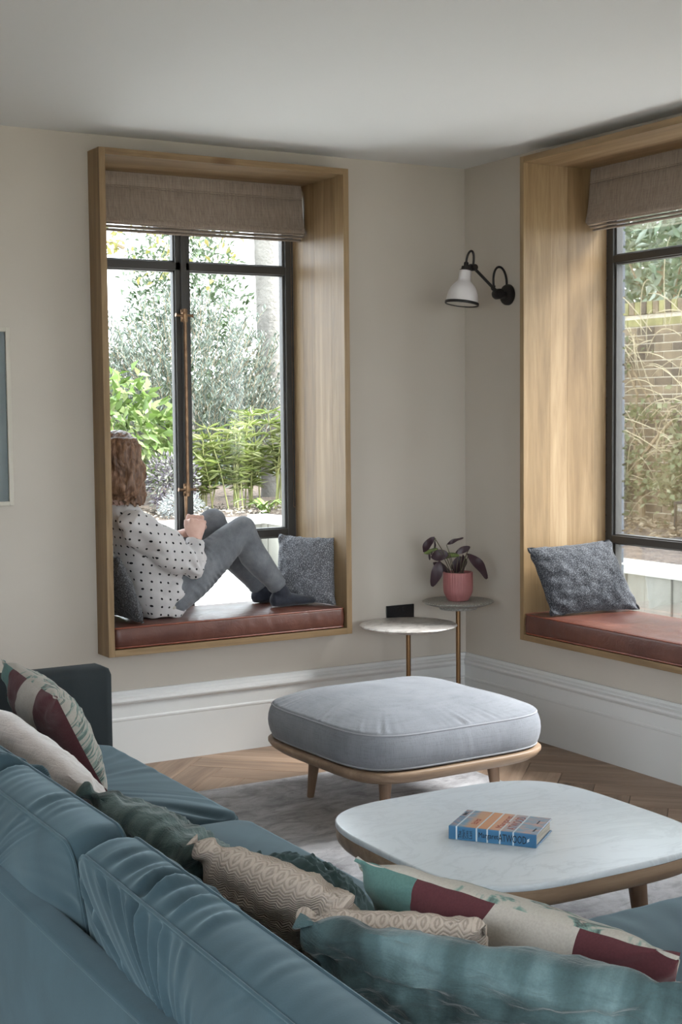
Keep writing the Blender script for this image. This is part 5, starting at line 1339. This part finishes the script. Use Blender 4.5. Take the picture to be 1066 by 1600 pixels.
for k, (bx_, by_) in enumerate(((7.6, 5.2), (7.4, 7.9))):
    tr_ = thing('leafy_tree', (bx_, by_, 0), ['leafy tree standing beyond the laurel and the old wall', 'second leafy tree farther back beyond the laurel'][k], 'tree', 'trees beyond the old wall')
    obj('trunk', MB().tube([(bx_, by_, 0), (bx_+.1, by_, 1.5), (bx_, by_+.1, 3.6)], [.14, .11, .05], 10), M['twig'], tr_)
    c, d, rg2 = ell(3600, (bx_, by_, 3.2), (1.2, 1.7, 1.9), 120+k, .35, .3)
    leaves_mesh('foliage', c, d*.5+rg2.normal(size=c.shape)*.7, .17, .085, leafmat('backdrop_leaf', '#5b6b4c', '#82916f', '#adb79d', .5, .3), tr_, .2, 30+k)

# bare climber and ivy on the garden wall
cb = thing('bare_climber', (4.70, 3.9, SZ), 'tangle of bare pale climbing stems over the old brick wall', 'climber')
obj('main_stem', MB().tube([(4.72, 3.98, .42), (4.70, 3.95, .75), (4.68, 4.0, 1.05), (4.70, 4.06, 1.25)], [.035, .03, .024, .018], 8), M['twig'], cb)
obj('main_stem', MB().tube([(4.69, 3.98, 1.02), (4.68, 3.75, 1.22), (4.70, 3.5, 1.42), (4.7, 3.3, 1.48)], [.02, .016, .012, .006], 7), M['twig'], cb)
obj('main_stem', MB().tube([(4.70, 4.06, 1.25), (4.68, 4.0, 1.6), (4.7, 4.2, 1.9)], [.015, .012, .006], 7), M['twig'], cb)
M['dry'] = simple('straw_stem', '#a3987c', '#b8ad92', ns=10, rough=.9)
rg2 = np.random.default_rng(92)
for i in range(105):
    p0 = Vector((4.72-rg2.uniform(0, .12), rg2.uniform(2.9, 5.0), rg2.uniform(.7, 2.25))); a = rg2.uniform(0, 6.28); Ln = rg2.uniform(.35, 1.1); sg = rg2.choice([-1, 1])
    p3 = p0+V(-abs(rg2.normal())*.05, cos(a)*Ln, sin(a)*Ln*.7); up_ = V(-.06, 0, rg2.uniform(.05, .3))
    obj('thin_stem', MB().tube(bez([p0, p0.lerp(p3, .33)+up_, p0.lerp(p3, .66)+up_, p3], 7), [.0042]*6+[.003, .002], 4), M['dry'], cb)
iv = thing('ivy', (4.76, 3.9, SZ), 'sparse pale green ivy clinging to the foot of the old brick wall', 'climber')
P3 = []
for cy, cz, ry, rz, n in ((4.2, .95, .30, .28, 420), (3.5, .85, .35, .22, 360), (3.9, 1.45, .35, .12, 130), (4.3, 1.95, .25, .14, 150), (3.4, 1.1, .15, .25, 160), (4.6, .75, .4, .2, 260), (4.5, 1.75, .15, .3, 90), (3.2, .7, .3, .12, 160)):
    for q in range(n): P3.append((4.69-abs(rg2.normal())*.07, cy+rg2.normal()*ry*.6, max(.47, cz+rg2.normal()*rz*.6)))
P3 = np.array(P3)
leaves_mesh('foliage', P3, rg2.normal(size=P3.shape)+np.array([-.5, 0, -.3]), .062, .046, leafmat('ivy_leaf', '#525e3b', '#727c57', '#949779', .5, .3), iv, .2, 14)
obj('stem', MB().tube([(4.76, 3.6, .46), (4.755, 3.7, .9), (4.76, 3.9, 1.5), (4.76, 4.3, 2.0)], .008, 5), M['twig'], iv)
lt_ = thing('leaf_litter', (3.8, 3.2, SZ), 'dry leaves and twigs scattered on the soil below the old wall', 'leaf litter'); lt_['kind'] = 'stuff'
n = 1500; c = np.stack([4.70-abs(rg2.normal(size=n))*.6, rg2.uniform(1.5, 5.6, n), SZ+.02+rg2.uniform(0, .05, n)], 1)
leaves_mesh('dry_leaves', c, rg2.normal(size=c.shape)*np.array([1, 1, .25]), .06, .03, leafmat('dry_leaf', '#584a3a', '#786954', '#8f846e', .8, .1), lt_, .1, 15)
n = 900; c = np.stack([rg2.uniform(1.3, 4.2, n), rg2.uniform(6.9, 8.2, n), SZ+.02+rg2.uniform(0, .03, n)], 1)
leaves_mesh('dry_leaves', c, rg2.normal(size=c.shape)*np.array([1, 1, .25]), .05, .022, leafmat('mulch_brown', '#6e6459', '#8c8376', '#a0988b', .8, .1), lt_, .1, 16)

# garden lantern by the old wall
gl = thing('garden_lantern', (4.30, 2.93, SZ), 'dark framed garden lantern on the soil at the right edge of the right window', 'lantern')
lx, ly = 4.30, 2.93
m = MB()
for sx in (-.09, .09):
    for sy in (-.09, .09): m.box((lx+sx-.008, ly+sy-.008, SZ), (lx+sx+.008, ly+sy+.008, SZ+.26))
m.box((lx-.10, ly-.10, SZ), (lx+.10, ly+.10, SZ+.02)); m.box((lx-.10, ly-.10, SZ+.25), (lx+.10, ly+.10, SZ+.27))
obj('frame', m, M['black'], gl, smooth=False)
obj('lid', MB().lathe([(.13, 0), (.05, .05), (.03, .06), (0, .06)], (lx, ly, SZ+.27), 4), M['black'], gl, smooth=False)
obj('ring', MB().tube([(lx, ly+.02*cos(a), SZ+.352+.02*sin(a)) for a in np.linspace(0, 6.28, 13)], .004, 6), M['black'], gl)
obj('candle', MB().lathe([(0, 0), (.035, 0), (.035, .14), (0, .14)], (lx, ly, SZ+.02), 20), simple('pink_wax', '#b98f86', rough=.5), gl)
obj('pane', MB().box((lx-.088, ly-.088, SZ+.02), (lx-.086, ly+.088, SZ+.25)), M['glass'], gl, smooth=False)
